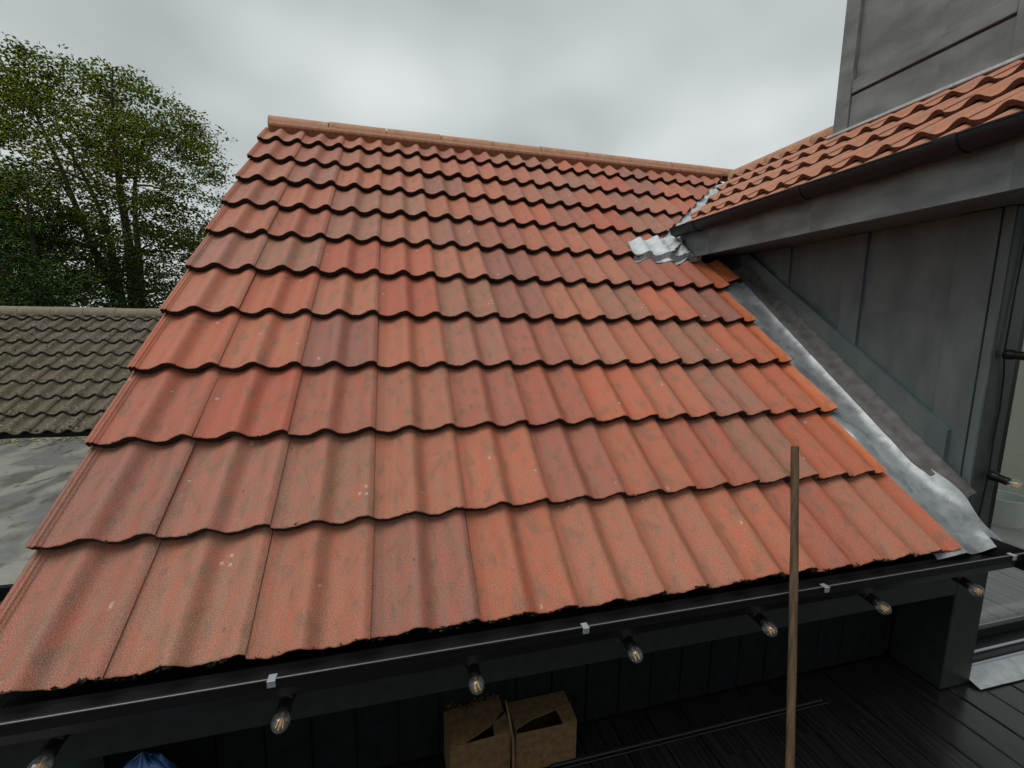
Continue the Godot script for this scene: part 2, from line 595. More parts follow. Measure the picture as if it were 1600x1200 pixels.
# ---------------------------------------------------------------- materials
var tile_mats: Array = []
var wing_mats: Array = []
var grey_mats: Array = []
func make_materials() -> void:
	var tile_n := bump(3, 0.32, 512, 3.0, 3)
	var reds := [
		[Vector3(0.43, 0.108, 0.054), Vector3(0.33, 0.132, 0.074), 0.4],
		[Vector3(0.42, 0.115, 0.062), Vector3(0.32, 0.14, 0.083), 0.52],
		[Vector3(0.47, 0.1, 0.045), Vector3(0.37, 0.13, 0.068), 0.3],
		[Vector3(0.4, 0.118, 0.066), Vector3(0.28, 0.138, 0.088), 0.6],
		[Vector3(0.43, 0.117, 0.06), Vector3(0.34, 0.145, 0.082), 0.5],
		[Vector3(0.38, 0.108, 0.064), Vector3(0.27, 0.13, 0.09), 0.52],
		[Vector3(0.45, 0.11, 0.054), Vector3(0.34, 0.135, 0.074), 0.42],
	]
	for i in reds.size():
		var t := tile_texture(100 + i * 17, reds[i][0], reds[i][1], Vector3(0.16, 0.1, 0.06), reds[i][2], 4 + i % 4)
		for k in 3:
			var m := tex_mat(t, 0.55, tile_n, 0.8)
			m.metallic_specular = 0.5
			var tone: float = [1.0, 0.94, 0.97][k]
			m.albedo_color = Color(tone, tone * [1.0, 0.97, 1.0][k], tone)
			m.uv1_offset = Vector3(k * 0.37, k * 0.29, 0)
			tile_mats.append(m)
	for i in 3:
		var t := tile_texture(400 + i * 17, [Vector3(0.46, 0.155, 0.075), Vector3(0.42, 0.145, 0.078), Vector3(0.46, 0.165, 0.085)][i], Vector3(0.37, 0.165, 0.095), Vector3(0.2, 0.15, 0.12), 0.45, 4)
		for k in 2:
			var m := tex_mat(t, 0.55, tile_n, 0.8)
			m.metallic_specular = 0.5
			m.uv1_offset = Vector3(k * 0.41, k * 0.33, 0)
			wing_mats.append(m)
	for i in 3:
		var t := tile_texture(600 + i * 17, [Vector3(0.056, 0.046, 0.034), Vector3(0.066, 0.053, 0.04), Vector3(0.05, 0.043, 0.031)][i], [Vector3(0.1, 0.09, 0.05), Vector3(0.11, 0.09, 0.062), Vector3(0.085, 0.083, 0.04)][i], Vector3(0.03, 0.032, 0.016), 0.5, 110, 1.0)
		for k in 2:
			var m := tex_mat(t, 0.85, tile_n, 1.0)
			m.uv1_offset = Vector3(k * 0.41, k * 0.33, 0)
			grey_mats.append(m)
	mats.orange = tex_mat(tile_texture(800, Vector3(0.55, 0.13, 0.04), Vector3(0.5, 0.15, 0.06), Vector3(0.2, 0.07, 0.035), 0.4, 2, 0.25), 0.5, tile_n, 0.3)
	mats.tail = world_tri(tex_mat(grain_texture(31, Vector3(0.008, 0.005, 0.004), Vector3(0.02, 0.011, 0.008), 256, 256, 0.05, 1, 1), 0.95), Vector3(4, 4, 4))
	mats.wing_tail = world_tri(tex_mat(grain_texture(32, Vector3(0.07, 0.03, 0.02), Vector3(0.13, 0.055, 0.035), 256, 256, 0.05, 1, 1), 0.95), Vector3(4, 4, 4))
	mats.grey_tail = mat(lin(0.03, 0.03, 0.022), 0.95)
	mats.ridge = world_tri(tex_mat(tile_texture(900, Vector3(0.44, 0.2, 0.105), Vector3(0.38, 0.2, 0.12), Vector3(0.12, 0.1, 0.07), 0.5, 14), 0.8, tile_n, 0.7), Vector3(2, 2, 2))
	mats.mortar = world_tri(tex_mat(grain_texture(33, Vector3(0.24, 0.1, 0.06), Vector3(0.32, 0.16, 0.09), 256, 256, 0.04, 1, 1, 2.0, 0.4), 0.95), Vector3(3, 3, 3))
	mats.grey_ridge = world_tri(tex_mat(tile_texture(920, Vector3(0.14, 0.125, 0.085), Vector3(0.2, 0.18, 0.125), Vector3(0.09, 0.09, 0.05), 0.5, 60), 0.9, tile_n, 1.0), Vector3(2, 2, 2))
	mats.moss = mat(lin(0.02, 0.024, 0.011), 1.0)
	var wood_n := bump(8, 0.05, 512, 5.0, 4, 1, 8)
	# black paint: weathered sheets and boards
	mats.black_wall = world_tri(tex_mat(grain_texture(41, Vector3(0.078, 0.102, 0.108), Vector3(0.108, 0.136, 0.141), 512, 512, 0.012, 1, 3, 1.6, 0.15), 0.5, wood_n, 0.1), Vector3(1.1, 1.1, 1.1))
	mats.fascia_grey = world_tri(tex_mat(grain_texture(42, Vector3(0.115, 0.138, 0.144), Vector3(0.19, 0.218, 0.222), 512, 512, 0.012, 2, 1, 1.8, 0.15), 0.5, wood_n, 0.1), Vector3(1.3, 1.3, 1.3))
	mats.dormer = world_tri(tex_mat(grain_texture(43, Vector3(0.11, 0.122, 0.123), Vector3(0.175, 0.188, 0.187), 512, 512, 0.01, 2, 1, 1.7, 0.15), 0.6, wood_n, 0.12), Vector3(1.0, 1.0, 1.0))
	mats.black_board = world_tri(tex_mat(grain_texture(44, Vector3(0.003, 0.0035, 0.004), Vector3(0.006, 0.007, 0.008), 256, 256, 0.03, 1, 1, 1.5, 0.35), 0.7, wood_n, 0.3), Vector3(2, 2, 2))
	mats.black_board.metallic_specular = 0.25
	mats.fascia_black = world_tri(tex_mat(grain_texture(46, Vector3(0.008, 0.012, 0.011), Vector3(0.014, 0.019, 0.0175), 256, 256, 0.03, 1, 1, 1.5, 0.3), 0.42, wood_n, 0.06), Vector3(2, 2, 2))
	mats.jamb = world_tri(tex_mat(grain_texture(47, Vector3(0.03, 0.036, 0.034), Vector3(0.045, 0.053, 0.05), 256, 256, 0.03, 1, 1, 1.5, 0.2), 0.45), Vector3(2, 2, 2))
	mats.black_plastic = mat(lin(0.008, 0.008, 0.0095), 0.4)
	mats.black_plastic.metallic_specular = 0.35
	mats.lip_highlight = mat(lin(0.1, 0.105, 0.11), 0.2)  # gutter lip highlight put into the colour, paler than the black plastic
	mats.gutter_grey = world_tri(tex_mat(grain_texture(45, Vector3(0.012, 0.0135, 0.016), Vector3(0.02, 0.022, 0.026), 256, 256, 0.02, 1, 1, 1.6, 0.2), 0.42), Vector3(2, 2, 2))
	mats.gutter_grey.metallic_specular = 0.35
	var lead_n := bump(12, 0.012, 512, 6.0, 4)
	mats.lead = world_tri(tex_mat(lead_texture(51), 0.4, lead_n, 0.25, 0.3), Vector3(1.5, 1.5, 1.5))
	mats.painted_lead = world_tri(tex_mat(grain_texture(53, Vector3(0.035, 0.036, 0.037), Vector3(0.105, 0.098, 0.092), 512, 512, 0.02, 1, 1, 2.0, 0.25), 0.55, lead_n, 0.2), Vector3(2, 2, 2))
	mats.lead_patch = world_tri(tex_mat(grain_texture(52, Vector3(0.36, 0.39, 0.41), Vector3(0.5, 0.54, 0.56), 256, 256, 0.02, 1, 1, 1.8, 0.12), 0.55, lead_n, 0.3, 0.1), Vector3(3, 3, 3))
	mats.deck = world_tri(tex_mat(grain_texture(61, Vector3(0.004, 0.0048, 0.005), Vector3(0.013, 0.0125, 0.012), 512, 512, 0.03, 1, 8, 1.5, 0.15), 0.24, bump(14, 0.05, 512, 5.0, 4, 1, 8), 0.13), Vector3(3, 3, 0.6))
	mats.passage = world_tri(tex_mat(grain_texture(62, Vector3(0.12, 0.084, 0.053), Vector3(0.27, 0.2, 0.135), 512, 512, 0.03, 1, 8, 2.0, 0.3), 0.55), Vector3(3, 3, 0.6))
	mats.felt = world_tri(tex_mat(felt_texture(), 0.32, bump(15, 0.02, 512, 3.0, 4), 0.35), Vector3(0.45, 0.45, 0.45))
	mats.dark_inside = mat(lin(0.02, 0.02, 0.02), 0.9)
	mats.silver = mat(lin(0.4, 0.43, 0.47), 0.35, 0.6)
	mats.glass = mat(Color(0.9, 0.95, 0.95, 0.12), 0.03)
	mats.glass.transparency = BaseMaterial3D.TRANSPARENCY_ALPHA
	mats.bulb_glass = mat(Color(0.95, 0.97, 0.97, 0.05), 0.02)
	mats.bulb_glass.transparency = BaseMaterial3D.TRANSPARENCY_ALPHA
	mats.filament = mat(lin(0.85, 0.42, 0.08), 0.5)
	mats.brass = mat(lin(0.45, 0.42, 0.38), 0.3, 0.8)
	mats.card = world_tri(tex_mat(grain_texture(71, Vector3(0.065, 0.035, 0.011), Vector3(0.11, 0.062, 0.02), 256, 256, 0.03, 1, 1, 1.5, 0.25), 0.9), Vector3(4, 4, 4))
	mats.pole = world_tri(tex_mat(grain_texture(72, Vector3(0.06, 0.036, 0.019), Vector3(0.13, 0.08, 0.043), 256, 256, 0.05, 1, 8, 2.2, 0.35), 0.75, wood_n, 0.4), Vector3(6, 2, 6))
	mats.bag = mat(lin(0.04, 0.11, 0.3), 0.35)
	mats.bark = world_tri(tex_mat(grain_texture(81, Vector3(0.025, 0.022, 0.018), Vector3(0.06, 0.053, 0.042), 256, 256, 0.04, 1, 4, 2.0, 0.3), 0.95), Vector3(1, 0.5, 1))
	mats.grass = world_tri(tex_mat(grain_texture(91, Vector3(0.022, 0.032, 0.01), Vector3(0.05, 0.05, 0.02), 512, 512, 0.03, 1, 1, 2.0, 0.4), 1.0), Vector3(0.5, 0.5, 0.5))
	mats.render_wall = world_tri(tex_mat(grain_texture(92, Vector3(0.3, 0.28, 0.24), Vector3(0.36, 0.33, 0.29), 256, 256, 0.03, 1, 1), 0.95), Vector3(1, 1, 1))
	mats.leaf = mat(Color.WHITE, 0.6)
	mats.leaf.vertex_color_use_as_albedo = true
	mats.leaf.cull_mode = BaseMaterial3D.CULL_DISABLED
	mats.leaf.backlight_enabled = true
	mats.leaf.backlight = Color(0.95, 1.0, 0.5)

# sheet lead: patina clouds, whitish runs and dark stains
func lead_texture(seed_: int) -> ImageTexture:
	var w := 512
	var n := noise_bytes(w, w, seed_, 0.008, FastNoiseLite.TYPE_SIMPLEX_SMOOTH, 5)
	var s := noise_bytes(w, w, seed_ + 3, 0.02, FastNoiseLite.TYPE_SIMPLEX_SMOOTH, 4)
	var g := noise_bytes(w, w, seed_ + 9, 0.3, FastNoiseLite.TYPE_SIMPLEX, 2)
	var data := PackedByteArray()
	data.resize(w * w * 3)
	for i in w * w:
		var c := Vector3(0.19, 0.206, 0.22).lerp(Vector3(0.4, 0.435, 0.46), clampf((n[i] / 255.0 - 0.5) * 2.6 + 0.5, 0.0, 1.0))
		c = c.lerp(Vector3(0.13, 0.125, 0.12), clampf((s[i] / 255.0 - 0.68) * 5.0, 0.0, 0.7))
		c *= 0.92 + 0.16 * g[i] / 255.0
		for k in 3:
			data[i * 3 + k] = srgb_lut[clampi(int(c[k] * 1024.0), 0, 1024)]
	return tex_from(data, w, w)

# flat roof covering: wet grey sheet with puddle marks and dirt
func felt_texture() -> ImageTexture:
	var w := 512
	var n := noise_bytes(w, w, 7, 0.008, FastNoiseLite.TYPE_SIMPLEX_SMOOTH, 5, 1, 2)
	var s := noise_bytes(w, w, 77, 0.014, FastNoiseLite.TYPE_SIMPLEX_SMOOTH, 5, 1, 2)
	var g := noise_bytes(w, w, 78, 0.3, FastNoiseLite.TYPE_SIMPLEX, 2)
	var data := PackedByteArray()
	data.resize(w * w * 3)
	for i in w * w:
		var c := Vector3(0.13, 0.135, 0.13).lerp(Vector3(0.23, 0.225, 0.2), clampf((n[i] / 255.0 - 0.5) * 3.0 + 0.5, 0.0, 1.0))
		c = c.lerp(Vector3(0.08, 0.075, 0.06), clampf((s[i] / 255.0 - 0.58) * 6.0, 0.0, 0.8))
		c *= 0.88 + 0.24 * g[i] / 255.0
		for k in 3:
			data[i * 3 + k] = srgb_lut[clampi(int(c[k] * 1024.0), 0, 1024)]
	return tex_from(data, w, w)

# ---------------------------------------------------------------- setting
func build_ground() -> void:
	var st := begin()
	flat_quad(st, Vector3(-400, -0.8, -400), Vector3(400, -0.8, -400), Vector3(400, -0.8, 400), Vector3(-400, -0.8, 400), Vector3.UP)
	st.generate_tangents()
	put("ground", st.commit(), mats.grass).set_meta("kind", "structure")

# ---------------------------------------------------------------- the low building under the red roof
func build_extension() -> void:
	var b := thing("low_extension", "low black timber building under the large red double-roll tiled roof", "building")
	# the boarding under the tiles, which is the roof part's own mesh
	var st := begin()
	var mb := main_basis()
	var tr := Transform3D(mb, main_point(0, 0, 0))
	add_box(st, Vector3(0.03, -0.12, -10.9 * GAUGE), Vector3(3.325, -0.085, -0.12 * GAUGE), 0.002, tr)
	add_box(st, Vector3(3.32, -0.119, -10.9 * GAUGE), Vector3(4.3, -0.086, -6.9 * GAUGE), 0.002, tr)
	# the far slope
	var back := Transform3D(Basis(Vector3.LEFT, Vector3(0, cos(PITCH), -sin(PITCH)), Vector3(0, -sin(PITCH), -cos(PITCH))), main_point(14.3, 10.9, 0) + Vector3(0, 0, -0.05))
	add_box(st, Vector3(0.0, -0.07, 0.0), Vector3(4.26, -0.03, 3.6), 0.002, back)
	var roof := put("roof", st.commit(), mats.dark_inside, b)
	roof.set_meta("label", "large red roof of weathered double-roll concrete tiles")
	# full tiles, in a few shapes
	var none: Callable
	var shapes: Array = []
	for i in 5:
		shapes.append(make_tile(i + 1, 0.0, 1.0, false, none))
	var verge_shapes: Array = []
	for i in 3:
		verge_shapes.append(make_tile(i + 20, -0.03, 1.0, true, none))
	for v in 11:
		var tv := 1.16 if v < 10 else 0.9
		for u in 15:
			var body: Material = tile_mats[rng.randi() % tile_mats.size()]
			var t := Transform3D(mb, main_point(u, v, 0.0))
			# small settlement of each tile
			t.basis = t.basis * Basis(Vector3.UP, rng.randf_range(-0.006, 0.006)) * Basis(Vector3.RIGHT, rng.randf_range(-0.006, 0.006))
			t.origin += t.basis.y * rng.randf_range(-0.001, 0.002) + t.basis.z * rng.randf_range(-0.004, 0.004)
			if v < 6:
				if u < 10:
					var m: ArrayMesh = (verge_shapes[rng.randi() % 3] if u == 0 else shapes[rng.randi() % 5])
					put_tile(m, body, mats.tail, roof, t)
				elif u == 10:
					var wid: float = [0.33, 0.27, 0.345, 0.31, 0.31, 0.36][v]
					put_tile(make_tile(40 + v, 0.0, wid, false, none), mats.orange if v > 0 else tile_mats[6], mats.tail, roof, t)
			else:
				# courses that run up to the valley: cut along it
				var cut := func(s: float) -> float:
					var x := (u + s) * TILE_W + 0.075
					return (-valley_z(x) / (GAUGE * cos(PITCH))) - v
				if cut.call(0.0) > tv - 0.08:
					continue
				var whole: bool = cut.call(1.0) < 0.0
				var m: ArrayMesh
				if whole and v < 10:
					m = verge_shapes[rng.randi() % 3] if u == 0 else shapes[rng.randi() % 5]
				else:
					m = make_tile(60 + u + v * 20, -0.03 if u == 0 else 0.0, 1.0, u == 0, cut if not whole else none, TILE_W, GAUGE, 1.0, tv)
				if m:
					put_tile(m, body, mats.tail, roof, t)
	# a cut tile laid over the top of the abutment
	var extra := Transform3D(mb, main_point(10.25, 5.13, 0.02))
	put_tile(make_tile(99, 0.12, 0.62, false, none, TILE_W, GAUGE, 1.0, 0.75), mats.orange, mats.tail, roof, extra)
	# ridge: half-round caps bedded in mortar
	var rb := Vector3(0, main_point(0, 10.92, 0).y - 0.035, main_point(0, 10.92, 0).z - 0.055)
	var x := 0.022
	var cap := ridge_cap(0.450, 0.088)
	while x < 4.32:
		var rt := Transform3D(Basis(Vector3.RIGHT, rng.randf_range(-0.05, 0.05)) * Basis(Vector3.BACK, rng.randf_range(-0.006, 0.006)), rb + Vector3(x, rng.randf_range(-0.003, 0.004), 0))
		put("ridge_tile", cap, mats.ridge, roof, rt)
		x += 0.458
	var mo := begin()
	add_box(mo, Vector3(0.03, -0.09, -10.86 * GAUGE), Vector3(4.25, 0.006, -10.64 * GAUGE), 0.012, tr)
	add_tube(mo, [rb + Vector3(0.05, -0.004, 0), rb + Vector3(4.28, -0.004, 0)], [0.0725, 0.0725], 14)
	put("mortar_bedding", mo.commit(), mats.mortar, roof)
	# moss along the tails
	var ms := begin()
	for i in 900:
		var low := i < 620
		var u := rng.randf_range(0.0, 10.3)
		var v := 0.0 if low else float(rng.randi_range(1, 5))
		if not low:
			u = rng.randf_range(0.0, 10.2)
		if fposmod(sin(u * 7.1 + v * 3.0) + sin(u * 2.3 + v), 2.0) < 0.7:
			continue
		var h := tile_h(fposmod(u, 1.0), false)
		var p := main_point(u, v + rng.randf_range(-0.012, 0.008), h - rng.randf_range(0.0, 0.012))
		var s := rng.randf_range(0.003, 0.0085)
		add_tuft(ms, p, s)
	var moss := put("moss", ms.commit(), mats.moss, roof)
	moss.set_meta("kind", "stuff")
	# gutter: square section, open upwards; profile in (y, z), from the back round to the front lip
	var gx0 := -0.35
	var gx1 := 3.262
	var g := put("gutter", extrude_x([Vector2(-0.058, -0.026), Vector2(-0.066, -0.022), Vector2(-0.07, 0.068), Vector2(-0.03, 0.09), Vector2(0.004, 0.094), Vector2(0.004, 0.105)], gx0, gx1, 0.0028), mats.black_plastic, b)
	var bd := begin()
	add_tube(bd, [Vector3(gx0, 0.0062, 0.1035), Vector3(gx1, 0.0062, 0.1035)], [0.0018, 0.0018], 8)  # thin tube added to carry the painted highlight along the front lip
	put("highlight_bead", bd.commit(), mats.lip_highlight, g)
	put("end_cap", box(Vector3(gx1, -0.073, -0.028), Vector3(gx1 + 0.006, 0.008, 0.107), 0.002), mats.black_plastic, g)
	for cx in [0.69, 1.47, 2.3, 3.17]:
		var cs := begin()
		add_box(cs, Vector3(cx - 0.009, 0.0062, 0.09), Vector3(cx + 0.009, 0.0085, 0.113), 0.0008)
		add_box(cs, Vector3(cx - 0.009, -0.010, 0.1085), Vector3(cx + 0.009, 0.0062, 0.1115), 0.0008)
		put("gutter_clip", cs.commit(), mats.silver, g)
	# fascia boards, the post at the end, the plank wall set back under the eaves
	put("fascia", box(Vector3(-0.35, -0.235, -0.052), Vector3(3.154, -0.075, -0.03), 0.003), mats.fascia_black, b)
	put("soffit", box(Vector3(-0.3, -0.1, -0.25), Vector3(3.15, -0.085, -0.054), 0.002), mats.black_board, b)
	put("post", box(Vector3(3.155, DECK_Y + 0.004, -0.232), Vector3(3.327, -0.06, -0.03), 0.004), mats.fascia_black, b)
	var wall := put("wall", box(Vector3(-0.53, DECK_Y + 0.002, -0.29), Vector3(3.32, -0.1, -0.262), 0.002), mats.dark_inside, b)
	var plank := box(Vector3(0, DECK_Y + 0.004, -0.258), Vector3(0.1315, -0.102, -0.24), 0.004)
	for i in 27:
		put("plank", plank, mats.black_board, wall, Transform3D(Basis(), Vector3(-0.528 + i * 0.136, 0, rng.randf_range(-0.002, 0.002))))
	put("gable_wall", slab([Vector3(0.04, DECK_Y - 0.1, -0.06), Vector3(0.04, -0.13, -0.06), Vector3(0.04, 2.2, -3.03), Vector3(0.04, 0.2, -5.5), Vector3(0.04, DECK_Y - 0.1, -5.5)], Vector3(0.1, 0, 0)), mats.black_wall, b)
	# lead: the abutment strip beside the wall
	var ln := FastNoiseLite.new()
	ln.seed = 4
	ln.frequency = 3.2
	ln.fractal_octaves = 3
	var grid: Array = []
	var n_v := 84
	for i in n_v:
		var v := lerpf(-0.06, 5.5, float(i) / (n_v - 1))
		var flare := 1.0 - smoothstep(0.0, 1.0, v)
		var row: Array = []
		var cross := [[3.0, -0.095], [3.05, -0.088], [3.085, -0.072], [3.105, -0.056], [3.13, -0.05], [3.155, -0.05], [3.18, -0.05], [3.205, -0.046], [3.225, -0.036], [3.24, -0.024], [3.252, -0.012], [3.26, -0.004]]
		for j in cross.size():
			var cx: float = cross[j][0]
			var hh: float = cross[j][1]
			var k := float(j) / (cross.size() - 1)
			# the foot is dressed outwards and down over the gutter
			var spread := 1.0 - smoothstep(0.35, 1.25, v)
			cx += (0.05 * spread - 0.012 * flare) * k
			hh += 0.05 * spread * pow(k, 4.0) * (1.0 - flare * 0.6)
			hh = lerpf(hh, hh * 0.45 - 0.012 + 0.016 * sin(k * 9.0 + v * 3.0), flare * flare)
			# a raised fold along the foot
			hh += 0.018 * flare * exp(-pow((k - 0.72 + 0.25 * v) / 0.06, 2.0))
			var crease := -0.006 * exp(-pow((fposmod(v + 0.02, 1.0) - 0.5) / 0.03, 2.0)) if v > 1.0 else 0.0
			var wr := ln.get_noise_2d(cx * 2.2, v * 0.55) * 0.010 + ln.get_noise_2d(cx * 3.0 + 9.0, v * 1.3) * 0.005 + crease
			if j < 3:
				wr = minf(wr, 0.0)
			wr *= 1.0 - 0.85 * smoothstep(0.5, 0.8, k) * (1.0 - flare * 0.6)
			row.append(main_point(cx / TILE_W, v, hh + wr))
		grid.append(row)
	put("lead_flashing", sheet(grid, 0.0025), mats.lead, b).set_meta("label", "grey lead flashing strip dressed against the black side wall")
	# its upstand, painted dark where it is dressed up the wall
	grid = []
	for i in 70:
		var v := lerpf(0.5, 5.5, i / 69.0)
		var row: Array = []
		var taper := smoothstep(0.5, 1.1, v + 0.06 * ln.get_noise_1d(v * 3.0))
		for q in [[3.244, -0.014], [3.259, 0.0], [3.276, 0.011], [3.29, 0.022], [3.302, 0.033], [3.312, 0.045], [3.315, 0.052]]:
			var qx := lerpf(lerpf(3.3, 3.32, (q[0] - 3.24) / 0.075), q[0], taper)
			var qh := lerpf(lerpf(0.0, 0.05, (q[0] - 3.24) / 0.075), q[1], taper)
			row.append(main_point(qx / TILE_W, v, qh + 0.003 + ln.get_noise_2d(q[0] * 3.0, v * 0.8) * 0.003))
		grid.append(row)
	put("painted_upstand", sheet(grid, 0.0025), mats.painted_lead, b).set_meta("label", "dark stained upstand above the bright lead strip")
	# lead lining of the valley, in two stepped lengths
	var va := Vector3(2.985, 1.43, -1.91)
	var vb := Vector3(4.19, 2.195, -2.88)
	var side_l := main_basis() * Vector3(-1, 0, 0)
	var side_r := wing_basis() * Vector3(1, 0, 0)
	for part in 2:
		grid = []
		for i in 40:
			var t := lerpf(-0.12, 0.62, i / 39.0) if part == 0 else lerpf(0.56, 1.05, i / 39.0)
			var row: Array = []
			for j in 11:
				var q := lerpf(-1.0, 1.0, j / 10.0)
				var p := va.lerp(vb, t) + (side_l * maxf(-q, 0.0) + side_r * maxf(q, 0.0)) * 0.13
				p.y += 0.006 * part + 0.008 * absf(sin(t * 40.0)) * (1.0 - absf(q)) + ln.get_noise_2d(t * 9.0 + part * 5.0, q * 0.7) * 0.012 - 0.012
				row.append(p)
			grid.append(row)
		put("valley_lead", sheet(grid, 0.0025), mats.lead_patch, b)
	# a loose lead patch dressed over the tiles at the foot of the valley
	grid = []
	for i in 44:
		var row: Array = []
		for j in 60:
			var fu := j / 59.0
			var fv := i / 43.0
			var u := lerpf(8.62, 10.32, fu)
			var v := lerpf(5.88 + 0.07 * sin(fu * 9.0) + 0.05 * fu, 6.5 + 0.32 * fu, fv)
			u -= 0.16 * (0.5 - absf(fv - 0.35)) * (1.0 - fu)
			var over := main_surface(u, minf(v, 5.999)) if v < 6.0 else maxf(main_surface(u, v), main_surface(u, 6.0) + 0.001)
			var wr := absf(ln.get_noise_2d(fu * 1.6, fv * 0.9)) * 0.016 + absf(ln.get_noise_2d(fu * 3.0 + 3.0, fv * 2.4)) * 0.008
			row.append(main_point(u, v, over + 0.004 + wr * smoothstep(0.1, 0.6, fu) + 0.012 * smoothstep(0.75, 1.0, fu)))
		grid.append(row)
	put("lead_patch", sheet(grid, 0.0025), mats.lead_patch, b).set_meta("label", "crumpled silvery lead patch dressed over tiles at valley foot")

func ridge_cap(length: float, radius: float) -> Mesh:
	var st := begin()
	var n := 14
	for i in n:
		var a0 := lerpf(-0.12, PI + 0.12, float(i) / n)
		var a1 := lerpf(-0.12, PI + 0.12, float(i + 1) / n)
		var d0 := Vector3(0, sin(a0), cos(a0))
		var d1 := Vector3(0, sin(a1), cos(a1))
		for k in 2:
			var r := radius - 0.015 * k
			var s := 1.0 if k == 0 else -1.0
			quad(st, d0 * r, d0 * r + Vector3(length, 0, 0), d1 * r + Vector3(length, 0, 0), d1 * r, d0 * s, d0 * s, d1 * s, d1 * s)
		for e in [0.0, length]:
			var nn := Vector3(-1 if e == 0.0 else 1, 0, 0)
			var o := Vector3(e, 0, 0)
			flat_quad(st, o + d0 * radius, o + d1 * radius, o + d1 * (radius - 0.015), o + d0 * (radius - 0.015), nn)
		if i == 0 or i == n - 1:
			var d := d0 if i == 0 else d1
			flat_quad(st, d * radius, d * radius + Vector3(length, 0, 0), d * (radius - 0.015) + Vector3(length, 0, 0), d * (radius - 0.015), Vector3(0, -1, 0))
	return st.commit()

func add_tuft(st: SurfaceTool, p: Vector3, s: float) -> void:
	for k in 4:
		var a := rng.randf() * TAU
		var d := Vector3(cos(a), rng.randf_range(-0.2, 1.0), sin(a)).normalized()
		var e := d.cross(Vector3(rng.randf_range(-1, 1), rng.randf_range(-1, 1), rng.randf_range(-1, 1))).normalized()
		tri(st, [p - e * s * 0.6, p + e * s * 0.6, p + d * s * rng.randf_range(0.8, 1.6)], [d, d, d], [Vector2.ZERO, Vector2.ZERO, Vector2.ZERO])

# ---------------------------------------------------------------- the taller wing on the right
func wing_point(z: float, v: float, h: float) -> Vector3:
	return WING_EAVE + Vector3(0, 0, z) + wing_basis() * Vector3(0, h, -v * GAUGE)

